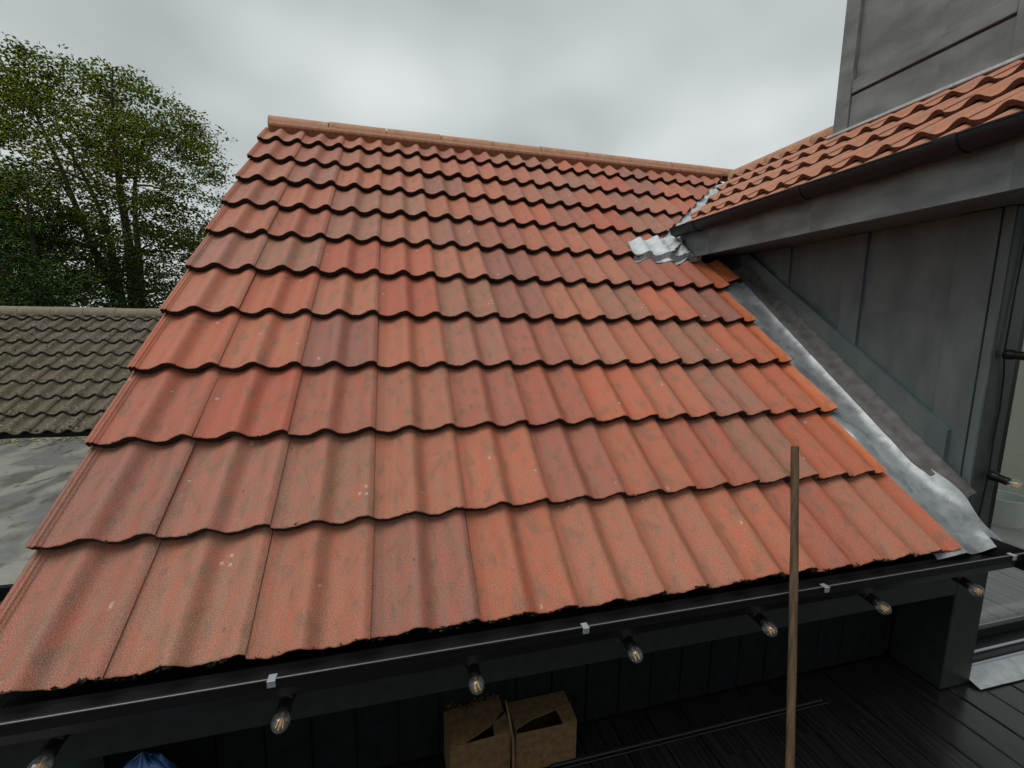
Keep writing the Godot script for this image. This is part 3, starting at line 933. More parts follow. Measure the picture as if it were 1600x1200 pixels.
func build_wing() -> void:
	var b := thing("house_wing", "taller black-clad wing with orange tiled roof on the right", "building")
	var wb := wing_basis()
	var st := begin()
	var tr := Transform3D(wb, WING_EAVE)
	# boarding under the tiles: near slope beyond the valley foot, and the far slope
	var deck_pts := [wing_point(-1.72, 0.2, -0.085), wing_point(1.6, 0.2, -0.085), wing_point(1.6, 4.15, -0.085), wing_point(-2.72, 4.15, -0.085)]
	var roof := put("roof", slab(deck_pts, wb.y * -0.03), mats.dark_inside, b)
	roof.set_meta("label", "orange-red tiled roof slope of the wing")
	var none: Callable
	var shapes: Array = []
	for i in 4:
		shapes.append(make_tile(i + 201, 0.0, 1.0, false, none))
	for v in 5:
		for u in range(-10, 5):
			var body: Material = wing_mats[rng.randi() % wing_mats.size()]
			var z0 := u * TILE_W
			var t := Transform3D(wb, wing_point(z0, v - 0.12, 0.0))
			t.basis = t.basis * Basis(Vector3.UP, rng.randf_range(-0.008, 0.008)) * Basis(Vector3.RIGHT, rng.randf_range(-0.008, 0.008))
			var top_v := 1.16 if v < 4 else 0.3
			var cut := func(s: float) -> float:
				var z: float = z0 + s * TILE_W - 0.03
				var x := valley_x(z)
				return (x - WING_EAVE.x) / (GAUGE * cos(WING_PITCH)) - (v - 0.12)
			if cut.call(1.0) > top_v - 0.08:
				continue
			var whole: bool = cut.call(0.0) < 0.0
			var m: ArrayMesh
			if whole and v < 4:
				m = shapes[rng.randi() % 4]
			else:
				m = make_tile(260 + u + v * 20, 0.0, 1.0, false, none if whole else cut, TILE_W, GAUGE, 1.0, top_v)
			if m:
				put_tile(m, body, mats.wing_tail, roof, t)
	var rp := wing_point(0, 4.2, 0.0)
	var cap := ridge_cap(0.452, 0.105)
	var z := -2.86
	while z < 1.3:
		put("ridge_tile", cap, mats.ridge, roof, Transform3D(Basis(Vector3(0, 0, 1), Vector3.UP, Vector3.LEFT), Vector3(rp.x + 0.05, rp.y - 0.07, z)))
		z += 0.458
	var far := slab([Vector3(rp.x + 0.06, rp.y - 0.08, -2.8), Vector3(rp.x + 0.06, rp.y - 0.08, 1.6), Vector3(rp.x + 1.25, rp.y - 0.93, 1.6), Vector3(rp.x + 1.25, rp.y - 0.93, -2.8)], Vector3(0.02, 0.03, 0))
	put("far_slope", far, mats.dark_inside, roof)
	# gutter: half round, running along z, with joint brackets
	var gs := begin()
	var gc := Vector2(2.965, 1.512)
	var n := 14
	for i in n:
		var a0 := PI + PI * i / n
		var a1 := PI + PI * (i + 1) / n
		for k in 2:
			var r := 0.056 if k == 0 else 0.053
			var s := 1.0 if k == 0 else -1.0
			var p0 := Vector3(gc.x + cos(a0) * r, gc.y + sin(a0) * r, 0)
			var p1 := Vector3(gc.x + cos(a1) * r, gc.y + sin(a1) * r, 0)
			var n0 := Vector3(cos(a0), sin(a0), 0) * s
			var n1 := Vector3(cos(a1), sin(a1), 0) * s
			quad(gs, p0 + Vector3(0, 0, -1.82), p0 + Vector3(0, 0, 1.5), p1 + Vector3(0, 0, 1.5), p1 + Vector3(0, 0, -1.82), n0, n0, n1, n1)
	add_box(gs, Vector3(gc.x - 0.059, gc.y - 0.004, -1.82), Vector3(gc.x - 0.052, gc.y + 0.003, 1.5), 0.001)
	var g := put("gutter", gs.commit(), mats.gutter_grey, b)
	for bz in [-1.6, -0.78, -0.14, 0.7]:
		var bs := begin()
		for i in n:
			var a0 := PI * 0.98 + PI * i / n
			var a1 := PI * 0.98 + PI * (i + 1) / n
			var r := 0.061
			var p0 := Vector3(gc.x + cos(a0) * r, gc.y + sin(a0) * r, bz)
			var p1 := Vector3(gc.x + cos(a1) * r, gc.y + sin(a1) * r, bz)
			var n0 := Vector3(cos(a0), sin(a0), 0)
			var n1 := Vector3(cos(a1), sin(a1), 0)
			var w := Vector3(0, 0, 0.035)
			quad(bs, p0 - w, p0 + w, p1 + w, p1 - w, n0, n0, n1, n1)
			for e in [-1.0, 1.0]:
				quad(bs, p0 + w * e, p1 + w * e, p1 + w * e - n1 * 0.006, p0 + w * e - n0 * 0.006, Vector3(0, 0, e), Vector3(0, 0, e), Vector3(0, 0, e), Vector3(0, 0, e))
		put("gutter_bracket", bs.commit(), mats.gutter_grey, g)
	put("gutter_end_cap", slab([Vector3(gc.x - 0.058, gc.y, -1.823), Vector3(gc.x - 0.042, gc.y - 0.043, -1.823), Vector3(gc.x, gc.y - 0.059, -1.823), Vector3(gc.x + 0.042, gc.y - 0.043, -1.823), Vector3(gc.x + 0.058, gc.y, -1.823)], Vector3(0, 0, -0.004)), mats.gutter_grey, g)
	# fascia and soffit
	put("fascia", slab([Vector3(3.024, 1.302, -1.665), Vector3(3.024, 1.302, 1.6), Vector3(3.024, 1.47, 1.6), Vector3(3.024, 1.47, -1.86)], Vector3(0.022, 0, 0)), mats.fascia_grey, b)
	put("soffit", box(Vector3(3.047, 1.318, -1.9), Vector3(WALL_X + 0.05, 1.33, 1.6), 0.002), mats.black_wall, b)
	# the black side wall: sheets with cover boards standing proud of them
	var wall := put("wall", slab([Vector3(WALL_X, DECK_Y - 0.05, -0.165), Vector3(WALL_X, 1.315, -0.165), Vector3(WALL_X, 1.315, -1.5), Vector3(WALL_X, 1.62, -1.55), Vector3(WALL_X, 1.62, -3.0), Vector3(WALL_X, DECK_Y - 0.05, -3.0)], Vector3(0.06, 0, 0)), mats.black_wall, b)
	for q in [[-1.278, -1.183], [-0.822, -0.716], [-0.322, -0.186], [-0.179, -0.15]]:
		put("cover_board", box(Vector3(WALL_X - 0.018, 0.05, q[0]), Vector3(WALL_X - 0.001, 1.314, q[1]), 0.002), mats.black_wall, wall)
	# sloping board above the lead
	var rake := []
	for q in [[-0.239, 0.389], [-1.505, 1.314], [-1.62, 1.314], [-0.239, 0.235]]:
		rake.append(Vector3(WALL_X - 0.042, q[1], q[0]))
	put("rake_board", slab(rake, Vector3(0.022, 0, 0)), mats.black_wall, wall)
	# dormer standing on the slope near the ridge
	var dx := 4.1
	var dz := -1.632
	var d := put("dormer", slab([Vector3(dx, 2.12, dz), Vector3(dx, 3.9, dz), Vector3(dx, 3.9, 1.4), Vector3(dx, 2.12, 1.4)], Vector3(0.8, 0, 0)), mats.dormer, b)
	d.set_meta("label", "dark grey panelled upper wall above the wing roof")
	put("trim_board", box(Vector3(dx - 0.035, 2.19, dz), Vector3(dx - 0.001, 3.9, dz + 0.105), 0.003), mats.dormer, d)
	put("trim_board", box(Vector3(dx - 0.035, 2.19, -0.66), Vector3(dx - 0.001, 3.9, -0.56), 0.003), mats.dormer, d)
	put("bottom_board", box(Vector3(dx - 0.022, 2.205, dz + 0.107), Vector3(dx - 0.001, 2.415, -0.662), 0.003), mats.dormer, d)
	put("rail", box(Vector3(dx - 0.03, 2.43, dz + 0.107), Vector3(dx - 0.001, 2.515, -0.662), 0.003), mats.dormer, d)
	put("lead_apron", box(Vector3(dx - 0.05, 2.182, dz - 0.03), Vector3(dx - 0.004, 2.2, 1.2), 0.003), mats.lead_patch, d)
	# passage behind the corner: jamb, glazed door, sill, post on the far side, lintel
	put("door_jamb", box(Vector3(WALL_X + 0.001, DECK_Y + 0.004, -0.21), Vector3(3.5, 1.316, -0.147), 0.004), mats.jamb, b)
	var door := put("glass_door", frame_mesh(3.502, 5.4, DECK_Y + 0.06, 1.316, -0.2, -0.16, 0.05), mats.black_plastic, b)
	put("pane", box(Vector3(3.553, DECK_Y + 0.111, -0.184), Vector3(5.349, 1.265, -0.178), 0.001), mats.glass, door)
	put("door_sill", box(Vector3(3.33, DECK_Y + 0.03, -0.21), Vector3(5.4, DECK_Y + 0.059, -0.075), 0.006), mats.black_plastic, b)
	put("door_track", box(Vector3(3.33, DECK_Y + 0.0602, -0.108), Vector3(5.4, DECK_Y + 0.0702, -0.098), 0.002), mats.silver, b)
	put("door_track", box(Vector3(3.335, DECK_Y + 0.032, -0.0745), Vector3(5.4, DECK_Y + 0.046, -0.066), 0.002), mats.silver, b)
	var sg: Array = []
	for i in 30:
		var row: Array = []
		for j in 6:
			var xx := lerpf(3.322, 5.4, i / 29.0)
			var k := j / 5.0
			row.append(Vector3(xx, DECK_Y + lerpf(0.034, 0.008, k) + ln_noise(xx * 3.0, k * 2.0) * 0.003, lerpf(-0.07, 0.012, k) + ln_noise(xx * 5.0, 3.0) * 0.004))
		sg.append(row)
	put("sill_flashing", sheet(sg, 0.003), mats.lead_patch, b)
	put("far_post", box(Vector3(5.42, DECK_Y + 0.004, -0.2), Vector3(5.55, 1.316, -0.07), 0.004), mats.black_board, b)
	put("far_post", box(Vector3(5.42, DECK_Y + 0.004, -2.95), Vector3(5.55, 1.316, -2.82), 0.004), mats.black_board, b)
	put("veranda_post", box(Vector3(5.42, DECK_Y + 0.004, 1.4), Vector3(5.55, 1.316, 1.53), 0.004), mats.black_board, b)

var small_noise: FastNoiseLite
func ln_noise(a: float, c: float) -> float:
	if small_noise == null:
		small_noise = FastNoiseLite.new()
		small_noise.seed = 77
		small_noise.frequency = 0.8
	return small_noise.get_noise_2d(a, c)

func frame_mesh(x0: float, x1: float, y0: float, y1: float, z0: float, z1: float, w: float) -> Mesh:
	var st := begin()
	add_box(st, Vector3(x0, y0, z0), Vector3(x0 + w, y1, z1), 0.003)
	add_box(st, Vector3(x1 - w, y0, z0), Vector3(x1, y1, z1), 0.003)
	add_box(st, Vector3(x0 + w, y0, z0 + 0.002), Vector3(x1 - w, y0 + w, z1 - 0.002), 0.003)
	add_box(st, Vector3(x0 + w, y1 - w, z0 + 0.002), Vector3(x1 - w, y1, z1 - 0.002), 0.003)
	return st.commit()

# ---------------------------------------------------------------- the grey roof on the left
func build_neighbour() -> void:
	var b := thing("neighbouring_house", "neighbouring house with mossy grey-brown tiled roof on the left", "house")
	var pitch := 0.5434
	var gauge := 0.345
	var width := 0.442
	var basis_ := Basis(Vector3.RIGHT, Vector3(0, cos(pitch), sin(pitch)), Vector3(0, -sin(pitch), cos(pitch)))
	var at := func(x: float, v: float, h: float) -> Vector3:
		return Vector3(-4.042 + x, -0.441, -6.022) + basis_ * Vector3(0, h, -v * gauge)
	var none: Callable
	var roof := put("roof", slab([at.call(-3.4, -1.0, -0.1), at.call(3.2, -1.0, -0.1), at.call(3.2, 7.25, -0.1), at.call(-3.4, 7.25, -0.1)], basis_.y * -0.04), mats.dark_inside, b)
	roof.set_meta("label", "mossy grey-brown tiled roof slope")
	var shapes: Array = []
	for i in 4:
		shapes.append(make_tile(i + 301, 0.0, 1.0, false, none, width, gauge, 1.75))
	var top_shape := make_tile(310, 0.0, 1.0, false, none, width, gauge, 1.75, 0.62)
	for r in 9:
		var v := r - 1.05 if r == 0 else r - 1.0
		for k in 12:
			var x := (k - 6) * width - 0.5 * 0.442 * 0.0 + 0.0
			# crests were counted from a roll, which lies at 0.93 of a tile's width
			var t := Transform3D(basis_, at.call(x - 0.93 * width, v, 0.0))
			t.basis = t.basis * Basis(Vector3.UP, rng.randf_range(-0.01, 0.01)) * Basis(Vector3.RIGHT, rng.randf_range(-0.012, 0.012))
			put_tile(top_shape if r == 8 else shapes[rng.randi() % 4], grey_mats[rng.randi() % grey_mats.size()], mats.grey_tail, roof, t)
	var rp: Vector3 = at.call(0, 7.42, -0.04)
	var cap := ridge_cap(0.452, 0.13)
	var x := -3.4
	while x < 2.8:
		put("ridge_tile", cap, mats.grey_ridge, roof, Transform3D(Basis(Vector3.RIGHT, rng.randf_range(-0.06, 0.06)), rp + Vector3(x, rng.randf_range(-0.004, 0.006) - 0.02, -0.08)))
		x += 0.458
	var ridge: Vector3 = at.call(0, 7.4, -0.1)
	put("far_slope", slab([Vector3(-7.4, ridge.y, ridge.z - 0.06), Vector3(-0.9, ridge.y, ridge.z - 0.06), Vector3(-0.9, ridge.y - 1.6, ridge.z - 2.7), Vector3(-7.4, ridge.y - 1.6, ridge.z - 2.7)], Vector3(0, 0.03, -0.02)), mats.dark_inside, roof)
	put("wall", box(Vector3(-7.3, -0.9, -11.0), Vector3(-1.0, -0.72, -5.95), 0.004), mats.render_wall, b)
	# moss and lichen clumps in the pans and on the tails
	var ms := begin()
	for i in 1500:
		var u := rng.randf_range(-2.6, 3.0)
		var v := rng.randf_range(-1.0, 6.9)
		if rng.randf() < 0.7:
			v = floorf(v) + rng.randf_range(-0.01, 0.1)
		var h := tile_h(fposmod((u + 0.93 * width) / width, 1.0), false) * 1.75 - STEP * fposmod(v, 1.0)
		add_tuft(ms, at.call(u, v, h), rng.randf_range(0.006, 0.02))
	var mm := mat(lin(0.07, 0.075, 0.03), 1.0)
	put("moss", ms.commit(), mm, roof).set_meta("kind", "stuff")

func build_flat_roof() -> void:
	var b := thing("flat_roof_outbuilding", "wet light grey flat roof between the red and grey tiled roofs", "flat roof")
	var grid: Array = []
	for i in 40:
		var row: Array = []
		for j in 30:
			var z := lerpf(-5.72, -1.9, i / 39.0)
			var x := lerpf(-5.2, -0.02, j / 29.0)
			row.append(Vector3(x, -0.735 + ln_noise(x * 1.3, z * 1.3) * 0.012, z))
		grid.append(row)
	put("roof_covering", sheet(grid, 0.01), mats.felt, b)
	put("wall", box(Vector3(-5.15, -1.0, -5.7), Vector3(-0.03, -0.765, -1.93), 0.004), mats.dark_inside, b)
	put("edge_trim", box(Vector3(-5.25, -0.80, -1.895), Vector3(-0.02, -0.715, -1.86), 0.004), mats.black_board, b)
	# leaves and moss dropped from the eaves above
	var leaf := begin()
	flat_quad(leaf, Vector3(-0.5, 0, 0), Vector3(0, 0.12, -0.3), Vector3(0.5, 0, 0), Vector3(0, 0.12, 0.3), Vector3.UP)
	var mm := MultiMesh.new()
	mm.transform_format = MultiMesh.TRANSFORM_3D
	mm.use_colors = true
	mm.mesh = leaf.commit()
	mm.instance_count = 420
	for i in 420:
		var x := rng.randf_range(-4.6, -2.2)
		var z := -5.62 + absf(rng.randfn(0.0, 0.14)) if i < 330 else rng.randf_range(-5.6, -2.4)
		if i >= 330:
			x = rng.randf_range(-4.0, -0.6)
		var s := rng.randf_range(0.025, 0.06)
		mm.set_instance_transform(i, Transform3D(Basis(Vector3.UP, rng.randf() * TAU) * Basis(Vector3.RIGHT, rng.randf_range(-0.3, 0.3)) * Basis.from_scale(Vector3(s, s, s)), Vector3(x, -0.718, z)))
		var c: Color = [Color(0.16, 0.17, 0.04), Color(0.3, 0.26, 0.05), Color(0.09, 0.07, 0.04), Color(0.1, 0.12, 0.03)][rng.randi() % 4] if i < 330 else Color(0.06, 0.05, 0.04)
		mm.set_instance_color(i, c)
	var o := MultiMeshInstance3D.new()
	o.name = numbered("fallen_leaves")
	o.multimesh = mm
	var lm := mat(Color.WHITE, 0.9)
	lm.vertex_color_use_as_albedo = true
	o.material_override = lm
	add_child(o)
	o.set_meta("kind", "stuff")
	tag(o, "yellow-green fallen leaves and moss crumbs on the flat roof", "fallen leaves")

# ---------------------------------------------------------------- deck
func build_deck() -> void:
	var d := put("deck", box(Vector3(-1.5, DECK_Y - 0.1, -0.235), Vector3(5.4, DECK_Y - 0.03, 3.2), 0.003), mats.dark_inside)
	d.set_meta("kind", "structure")
	var plank := box(Vector3(0, DECK_Y - 0.028, -0.235), Vector3(0.1395, DECK_Y, 3.2), 0.004)
	var x := 3.207 - 0.1455 * 32
	while x < 5.3:
		put("plank", plank, mats.deck, d, Transform3D(Basis(), Vector3(x, rng.randf_range(-0.0015, 0.0015), 0)))
		x += 0.1455
	var p := put("passage_floor", box(Vector3(3.43, DECK_Y - 0.1, -3.0), Vector3(6.4, DECK_Y - 0.03, -0.24), 0.003), mats.dark_inside)
	p.set_meta("kind", "structure")
	var board := box(Vector3(0, DECK_Y - 0.028, -3.0), Vector3(0.1395, DECK_Y, -0.24), 0.004)
	x = 3.44
	while x < 6.3:
		put("plank", board, mats.passage, p, Transform3D(Basis(), Vector3(x, rng.randf_range(-0.002, 0.002), 0)))
		x += 0.1455

# ---------------------------------------------------------------- trees
func build_tree(label: String, base: Vector3, center: Vector3, radii: Vector3, seed_: int, n_targets: int, per: int, green: Array, yellow: float, trunk_r: float) -> void:
	var t := thing("broadleaf_tree", label, "tree", base, "trees behind the grey roof")
	var r := RandomNumberGenerator.new()
	r.seed = seed_
	var nz := FastNoiseLite.new()
	nz.seed = seed_
	nz.frequency = 0.33
	var c := center - base
	# leaders
	var nodes: Array = []       # [pos, radius, parent]
	var bark := begin()
	var stems := 4
	for k in stems:
		var a := TAU * k / stems + 0.7
		var top := c + Vector3(cos(a) * radii.x * 0.42, radii.y * (0.72 if k > 0 else 0.86), sin(a) * radii.z * 0.42)
		var pts: Array = []
		var rad: Array = []
		var start := Vector3(cos(a) * trunk_r * 0.5, 0, sin(a) * trunk_r * 0.5)
		for i in 12:
			var f := i / 11.0
			var p := start.lerp(top, f)
			p.x = lerpf(start.x, top.x, pow(f, 1.7)) + 0.16 * sin(f * 7.0 + k * 2.0) * f
			p.z = lerpf(start.z, top.z, pow(f, 1.7)) + 0.16 * cos(f * 6.0 + k * 3.0) * f
			pts.append(p)
			rad.append(lerpf(trunk_r * (0.8 if k == 0 else 0.6), 0.015, pow(f, 0.8)))
			if i > 1:
				nodes.append([p, rad[i]])
		add_tube(bark, pts, rad, 9)
	# foliage pads: points in the crown, kept where coarse noise leaves gaps, each joined to the wood already grown
	var targets: Array = []
	var tries := 0
	while targets.size() < n_targets and tries < n_targets * 30:
		tries += 1
		var d := Vector3(r.randf_range(-1, 1), r.randf_range(-1, 1), r.randf_range(-1, 1))
		var l := d.length()
		if l > 1.0 or l < 0.25:
			continue
		if r.randf() > 0.25 + 0.75 * l * l:
			continue
		var edge := 1.0 + 0.22 * nz.get_noise_3d(d.x / l * 4.0, d.y / l * 5.0, d.z / l * 4.0)
		if l > edge * 0.97:
			continue
		# crowns narrow upwards and are fullest below the middle
		var p := c + Vector3(d.x * radii.x, d.y * radii.y, d.z * radii.z)
		if p.y < 0.9:
			continue
		if nz.get_noise_3d(p.x * 2.0, p.y * 3.6, p.z * 2.0) < -0.08:
			continue
		targets.append(p)
	targets.sort_custom(func(a: Vector3, b: Vector3) -> bool: return (a - c).length_squared() < (b - c).length_squared())
	for p in targets:
		var best := 1e9
		var bi := 0
		for i in nodes.size():
			var q: Vector3 = nodes[i][0]
			var dd: Vector3 = p - q
			var cost := dd.length_squared() + (6.0 * maxf(0.0, -dd.y)) * 0.4
			if cost < best:
				best = cost
				bi = i
		var q: Vector3 = nodes[bi][0]
		var r0: float = minf(nodes[bi][1] * 0.7, 0.05)
		var m: Vector3 = (p + q) * 0.5 + Vector3(0, 0.08 * (p - q).length(), 0)
		add_tube(bark, [q, m, p], [r0, r0 * 0.75, maxf(r0 * 0.5, 0.006)], 4, false)
		nodes.append([m, maxf(r0 * 0.75, 0.009)])
		nodes.append([p, maxf(r0 * 0.5, 0.008)])
	put("trunk", bark.commit(), mats.bark, t)
	# leaves: folded blades in flat sprays round every pad
	var vs := PackedVector3Array()
	var ns := PackedVector3Array()
	var cs := PackedColorArray()
	for p in targets:
		var out := Vector3(p.x - c.x, 0, p.z - c.z)
		out = out.normalized() if out.length() > 0.1 else Vector3.RIGHT
		for i in per:
			var off := Vector3(r.randfn(0, 0.27), r.randfn(0, 0.16), r.randfn(0, 0.27))
			# pads droop outwards
			off.y -= 0.12 * off.dot(out)
			var pos: Vector3 = p + off
			var pick: Color = green[r.randi() % green.size()]
			var y := clampf((nz.get_noise_3d(pos.x * 1.6 + 50.0, pos.y * 1.6, pos.z * 1.6) - 0.1) * 2.5 * yellow, 0.0, 0.8)
			pick = pick.lerp(Color(0.36, 0.32, 0.045), y)
			for j in 9:
				var a := r.randf() * TAU
				var q := pos + Vector3(cos(a), 0, sin(a)) * r.randf_range(0.0, 0.2) + Vector3(0, r.randfn(0, 0.035), 0)
				var dir := Vector3(cos(a + r.randf_range(-1, 1)), r.randf_range(-1.0, 0.8), sin(a + r.randf_range(-1, 1))).normalized()
				var nn := (Vector3(0, 0.7, 0) + Vector3(r.randf_range(-1, 1), r.randf_range(-0.4, 0.4), r.randf_range(-1, 1))).normalized()
				var l := r.randf_range(0.075, 0.12)
				var side := dir.cross(nn).normalized()
				var up := side.cross(dir).normalized()
				var mid := q + dir * l * 0.5 - up * l * 0.06
				var k := r.randf_range(0.75, 1.25)
				var col := Color(pick.r * k, pick.g * k, pick.b * k)
				for e in [1.0, -1.0]:
					vs.append(q)
					vs.append(mid + side * l * 0.31 * e)
					vs.append(q + dir * l)
					for z in 3:
						ns.append(up)
						cs.append(col)
	var arr := []
	arr.resize(Mesh.ARRAY_MAX)
	arr[Mesh.ARRAY_VERTEX] = vs
	arr[Mesh.ARRAY_NORMAL] = ns
	arr[Mesh.ARRAY_COLOR] = cs
	var am := ArrayMesh.new()
	am.add_surface_from_arrays(Mesh.PRIMITIVE_TRIANGLES, arr)
	put("crown", am, mats.leaf, t)

func build_trees() -> void:
	var fresh := [Color(0.15, 0.21, 0.028), Color(0.18, 0.23, 0.032), Color(0.13, 0.19, 0.028), Color(0.21, 0.24, 0.034)]
	var dull := [Color(0.09, 0.16, 0.06), Color(0.1, 0.17, 0.06), Color(0.08, 0.14, 0.055)]
	build_tree("tall round-crowned green tree with yellowing leaves behind the grey ridge", Vector3(-7.1, -0.8, -15.6), Vector3(-8.2, 4.2, -16.4), Vector3(4.0, 4.2, 3.6), 61, 560, 15, fresh, 1.0, 0.3)
	build_tree("tree behind the tall one, cut off by the left edge of the picture", Vector3(-13.2, -0.8, -20.0), Vector3(-14.6, 2.6, -20.2), Vector3(4.3, 4.6, 3.4), 62, 300, 15, fresh, 0.6, 0.3)
	build_tree("lower dark green tree at the left edge above the grey roof", Vector3(-7.9, -0.8, -13.2), Vector3(-8.3, 2.2, -13.3), Vector3(2.3, 2.3, 2.0), 63, 120, 15, dull, 0.1, 0.14)

# ---------------------------------------------------------------- string lights
func add_lamp(parent: Node3D, root: Vector3, dir: Vector3) -> void:
	var d := dir.normalized()
	var st := begin()
	add_lathe(st, root, d, [[-0.002, 0.0], [0.0, 0.019], [0.012, 0.021], [0.03, 0.019], [0.034, 0.0165], [0.058, 0.0175], [0.064, 0.016], [0.064, 0.0]], 16)
	put("socket", st.commit(), mats.black_plastic, parent)
	st = begin()
	var prof := [[0.062, 0.012]]
	for i in 13:
		var a := PI * (0.14 + 0.86 * i / 12.0)
		prof.append([0.06 + 0.0235 - cos(a) * 0.0235, sin(a) * 0.0215])
	add_lathe(st, root, d, prof, 20)
	var bulb := put("bulb", st.commit(), mats.bulb_glass, parent)
	var s := d.cross(Vector3.UP).normalized()
	var u := s.cross(d)
	st = begin()
	for k in 4:
		var o := (s * cos(TAU * k / 4.0 + 0.4) + u * sin(TAU * k / 4.0 + 0.4))
		add_tube(st, [root + d * 0.076 + o * 0.004, root + d * 0.097 + o * 0.0085], [0.0017, 0.0017], 6)
	put("filament", st.commit(), mats.filament, bulb)
	st = begin()
	add_tube(st, [root + d * 0.062, root + d * 0.08], [0.005, 0.003], 8)
	put("stem", st.commit(), mats.brass, bulb)

func build_lights() -> void:
	var s := thing("string_lights", "black string lights with seven clear bulbs along the fascia", "string lights")
	var st := begin()
	var pts: Array = []
	var rad: Array = []
	for i in 90:
		var x := lerpf(-0.3, 3.19, i / 89.0)
		pts.append(Vector3(x, -0.122 - 0.012 * absf(sin((x - 0.21) / 0.4785 * PI)), -0.024))
		rad.append(0.0035)
	add_tube(st, pts, rad, 6)
	put("cable", st.commit(), mats.black_plastic, s)
	var xs := [0.215, 0.697, 1.172, 1.652, 2.13, 2.612, 3.08]
	for i in xs.size():
		add_lamp(s, Vector3(xs[i], -0.121, -0.012), Vector3(rng.randf_range(-0.06, 0.06), -0.24 + rng.randf_range(-0.05, 0.05), 1.0))
	var r := thing("string_lights", "black cable and bulb sockets running down the door jamb", "string lights")
	st = begin()
	var way := [Vector3(3.42, 1.3, -0.14), Vector3(3.412, 1.0, -0.141), Vector3(3.402, 0.74, -0.138), Vector3(3.428, 0.64, -0.141), Vector3(3.44, 0.5, -0.142), Vector3(3.434, 0.36, -0.142), Vector3(3.432, 0.22, -0.138), Vector3(3.42, 0.0, -0.141), Vector3(3.41, -0.15, -0.141)]
	var thin: Array = []
	for p in way:
		thin.append(0.0035)
	add_tube(st, way, thin, 6)
	put("cable", st.commit(), mats.black_plastic, r)
	add_lamp(r, Vector3(3.4, 0.73, -0.134), Vector3(0.05, -0.06, 1.0))
	add_lamp(r, Vector3(3.43, 0.214, -0.134), Vector3(0.05, -0.16, 1.0))

# ---------------------------------------------------------------- small things
func carton(label: String, at: Vector3, size: Vector3, turn: float, kind: int) -> void:
	var t := thing("cardboard_box", label, "box", at, "cartons under the eaves")
	t.rotation.y = turn
	var w := size.x
	var h := size.y
	var d := size.z
	var e := 0.004
	var st := begin()
	add_box(st, Vector3(0, 0, 0), Vector3(w, e, d), 0.001)
	add_box(st, Vector3(0, e, d - e), Vector3(w, h, d), 0.001)
	add_box(st, Vector3(0, e, 0), Vector3(w, h, e), 0.001)
	add_box(st, Vector3(0, e, e), Vector3(e, h, d - e), 0.001)
	add_box(st, Vector3(w - e, e, e), Vector3(w, h, d - e), 0.001)
	put("carton_body", st.commit(), mats.card, t)
	# top flaps with a torn opening
	if kind == 0:
		put("flap", slab([Vector3(0, h, 0), Vector3(w * 0.97, h + 0.022, 0.0), Vector3(w * 0.95, h + 0.02, d * 0.5), Vector3(w * 0.7, h + 0.01, d * 0.78), Vector3(w * 0.25, h + 0.002, d * 0.99), Vector3(0, h, d)], Vector3(0, 0.003, 0)), mats.card, t)
		put("flap", slab([Vector3(w * 0.72, h + 0.001, d), Vector3(w, h + 0.001, d), Vector3(w, h + 0.012, d * 0.55), Vector3(w * 0.74, h + 0.008, d * 0.72)], Vector3(0, 0.003, 0)), mats.card, t)
		var cr := begin()
		for i in 60:
			var q := Vector3(rng.randf_range(0.05, 0.95) * w, h + 0.012 + rng.randf_range(0.0, 0.02), rng.randf_range(0.0, 0.018))
			add_tuft(cr, q, rng.randf_range(0.004, 0.011))
		put("torn_paper", cr.commit(), mats.card, t)
	else:
		put("flap", slab([Vector3(0, h, 0), Vector3(w, h + 0.004, 0), Vector3(w * 0.98, h + 0.01, d * 0.5), Vector3(w * 0.6, h + 0.012, d * 0.66), Vector3(w * 0.3, h + 0.008, d * 0.72), Vector3(0, h + 0.002, d * 0.9)], Vector3(0, 0.003, 0)), mats.card, t)
		put("flap", slab([Vector3(w * 0.77, h + 0.001, d), Vector3(w, h + 0.001, d), Vector3(w, h + 0.009, d * 0.45), Vector3(w * 0.72, h + 0.009, d * 0.5)], Vector3(0, 0.003, 0)), mats.card, t)

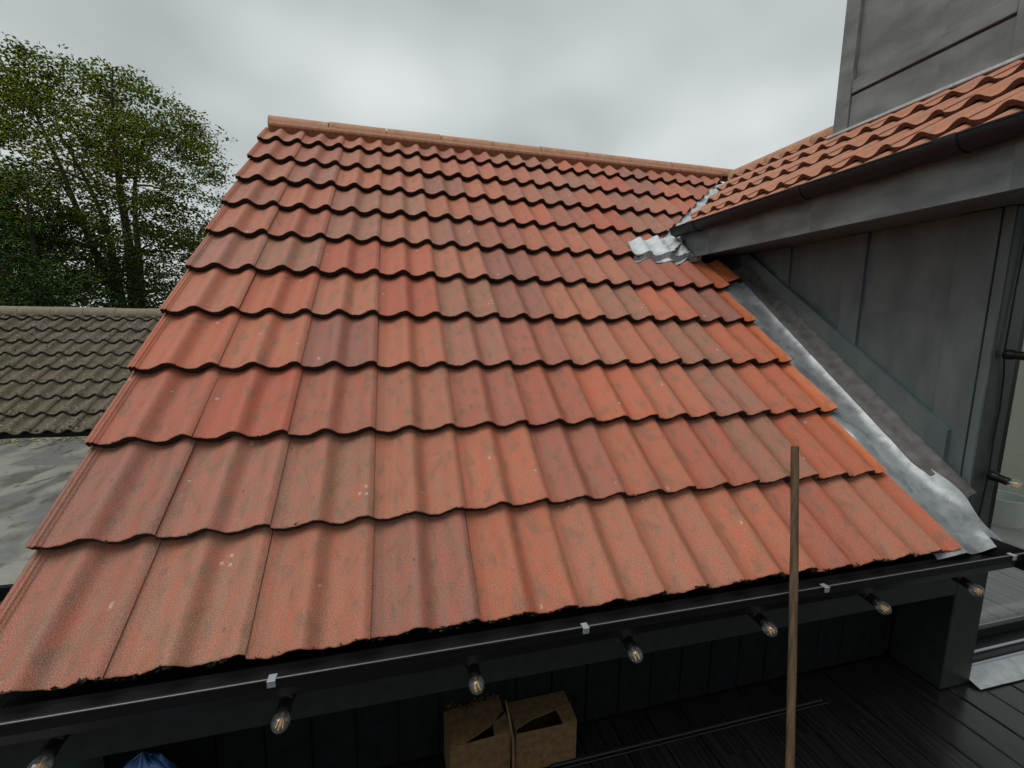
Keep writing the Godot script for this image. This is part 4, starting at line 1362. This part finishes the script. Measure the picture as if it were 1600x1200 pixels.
func build_small_things() -> void:
	# leaning wooden pole
	var top := Vector3(2.176, 0.462, 0.051)
	var k := Vector3(2.150, 0.023, 0.122)
	var dir := (k - top).normalized()
	var foot := top + dir * ((top.y - DECK_Y) / -dir.y)
	var st := begin()
	var pts: Array = []
	var rad: Array = []
	for i in 15:
		var f := i / 14.0
		pts.append(top.lerp(foot, f) + Vector3(0.003 * sin(f * 5.0), 0, 0))
		rad.append(0.0114 + 0.0005 * sin(f * 23.0) + 0.0012 * f)
	pts[0] = top - dir * -0.004
	pts.push_front(top)
	rad.push_front(0.0088)
	add_tube(st, pts, rad, 14)
	tag(put("wooden_pole", st.commit(), mats.pole), "weathered round wooden pole leaning on the gutter", "pole")
	# cartons
	carton("left carton with ripped sagging top under the eaves", Vector3(1.115, DECK_Y + 0.004, -0.235), Vector3(0.2, 0.165, 0.135), 0.05, 0)
	carton("right carton with dark slot torn in its lid under the eaves", Vector3(1.34, DECK_Y + 0.004, -0.235), Vector3(0.215, 0.15, 0.125), 0.0, 1)
	# thin strap standing between the cartons
	st = begin()
	add_tube(st, [Vector3(1.328, DECK_Y + 0.004, -0.09), Vector3(1.326, -0.52, -0.1), Vector3(1.318, -0.46, -0.12), Vector3(1.312, -0.42, -0.15)], [0.005, 0.005, 0.0045, 0.003], 6)
	tag(put("bent_strip", st.commit(), mats.pole), "thin bent brown strip standing between the two cartons", "strip")
	# shiny strip along the deck
	st = begin()
	add_box(st, Vector3(1.46, DECK_Y + 0.003, -0.112), Vector3(2.62, DECK_Y + 0.012, -0.1), 0.003)
	add_box(st, Vector3(1.46, DECK_Y + 0.003, -0.094), Vector3(2.64, DECK_Y + 0.008, -0.088), 0.002)
	tag(put("edge_strip", st.commit(), mats.black_plastic), "low glossy black edging strip lying along the deck under the eaves", "strip")
	# blue bag
	var grid: Array = []
	for i in 16:
		var row: Array = []
		for j in 22:
			var a := TAU * j / 21.0
			var f := i / 15.0
			var r := (0.085 * sqrt(1.0 - pow(f, 3.0)) + 0.002) * (1.0 + 0.28 * ln_noise(cos(a) * 4.0 + 30.0, sin(a) * 4.0 + f * 5.0))
			row.append(Vector3(0.325 + cos(a) * r, DECK_Y + 0.004 + f * 0.37 + 0.03 * ln_noise(cos(a) * 6.0, sin(a) * 6.0 + f * 8.0) * f, -0.08 + sin(a) * r * 0.8))
		grid.append(row)
	tag(put("plastic_bag", sheet(grid, 0.001), mats.bag), "crumpled blue plastic bag under the eaves at bottom left", "bag")
	# pale bucket in the passage
	var bu := thing("bucket", "pale plastic bucket standing beyond the glass door", "bucket", Vector3(5.55, DECK_Y + 0.003, -1.12))
	st = begin()
	add_lathe(st, Vector3.ZERO, Vector3.UP, [[0.0, 0.0], [0.0, 0.12], [0.2, 0.145], [0.2, 0.152], [0.212, 0.152], [0.212, 0.14], [0.02, 0.114], [0.02, 0.0]], 24)
	put("bucket_body", st.commit(), mat(lin(0.5, 0.5, 0.46), 0.5), bu)
	st = begin()
	pts = []
	rad = []
	for i in 13:
		var a := PI * i / 12.0
		pts.append(Vector3(cos(a) * 0.155, 0.19 - sin(a) * 0.09, sin(a) * 0.06 + 0.09 * sin(a)))
		rad.append(0.003)
	add_tube(st, pts, rad, 6)
	put("handle", st.commit(), mats.silver, bu)
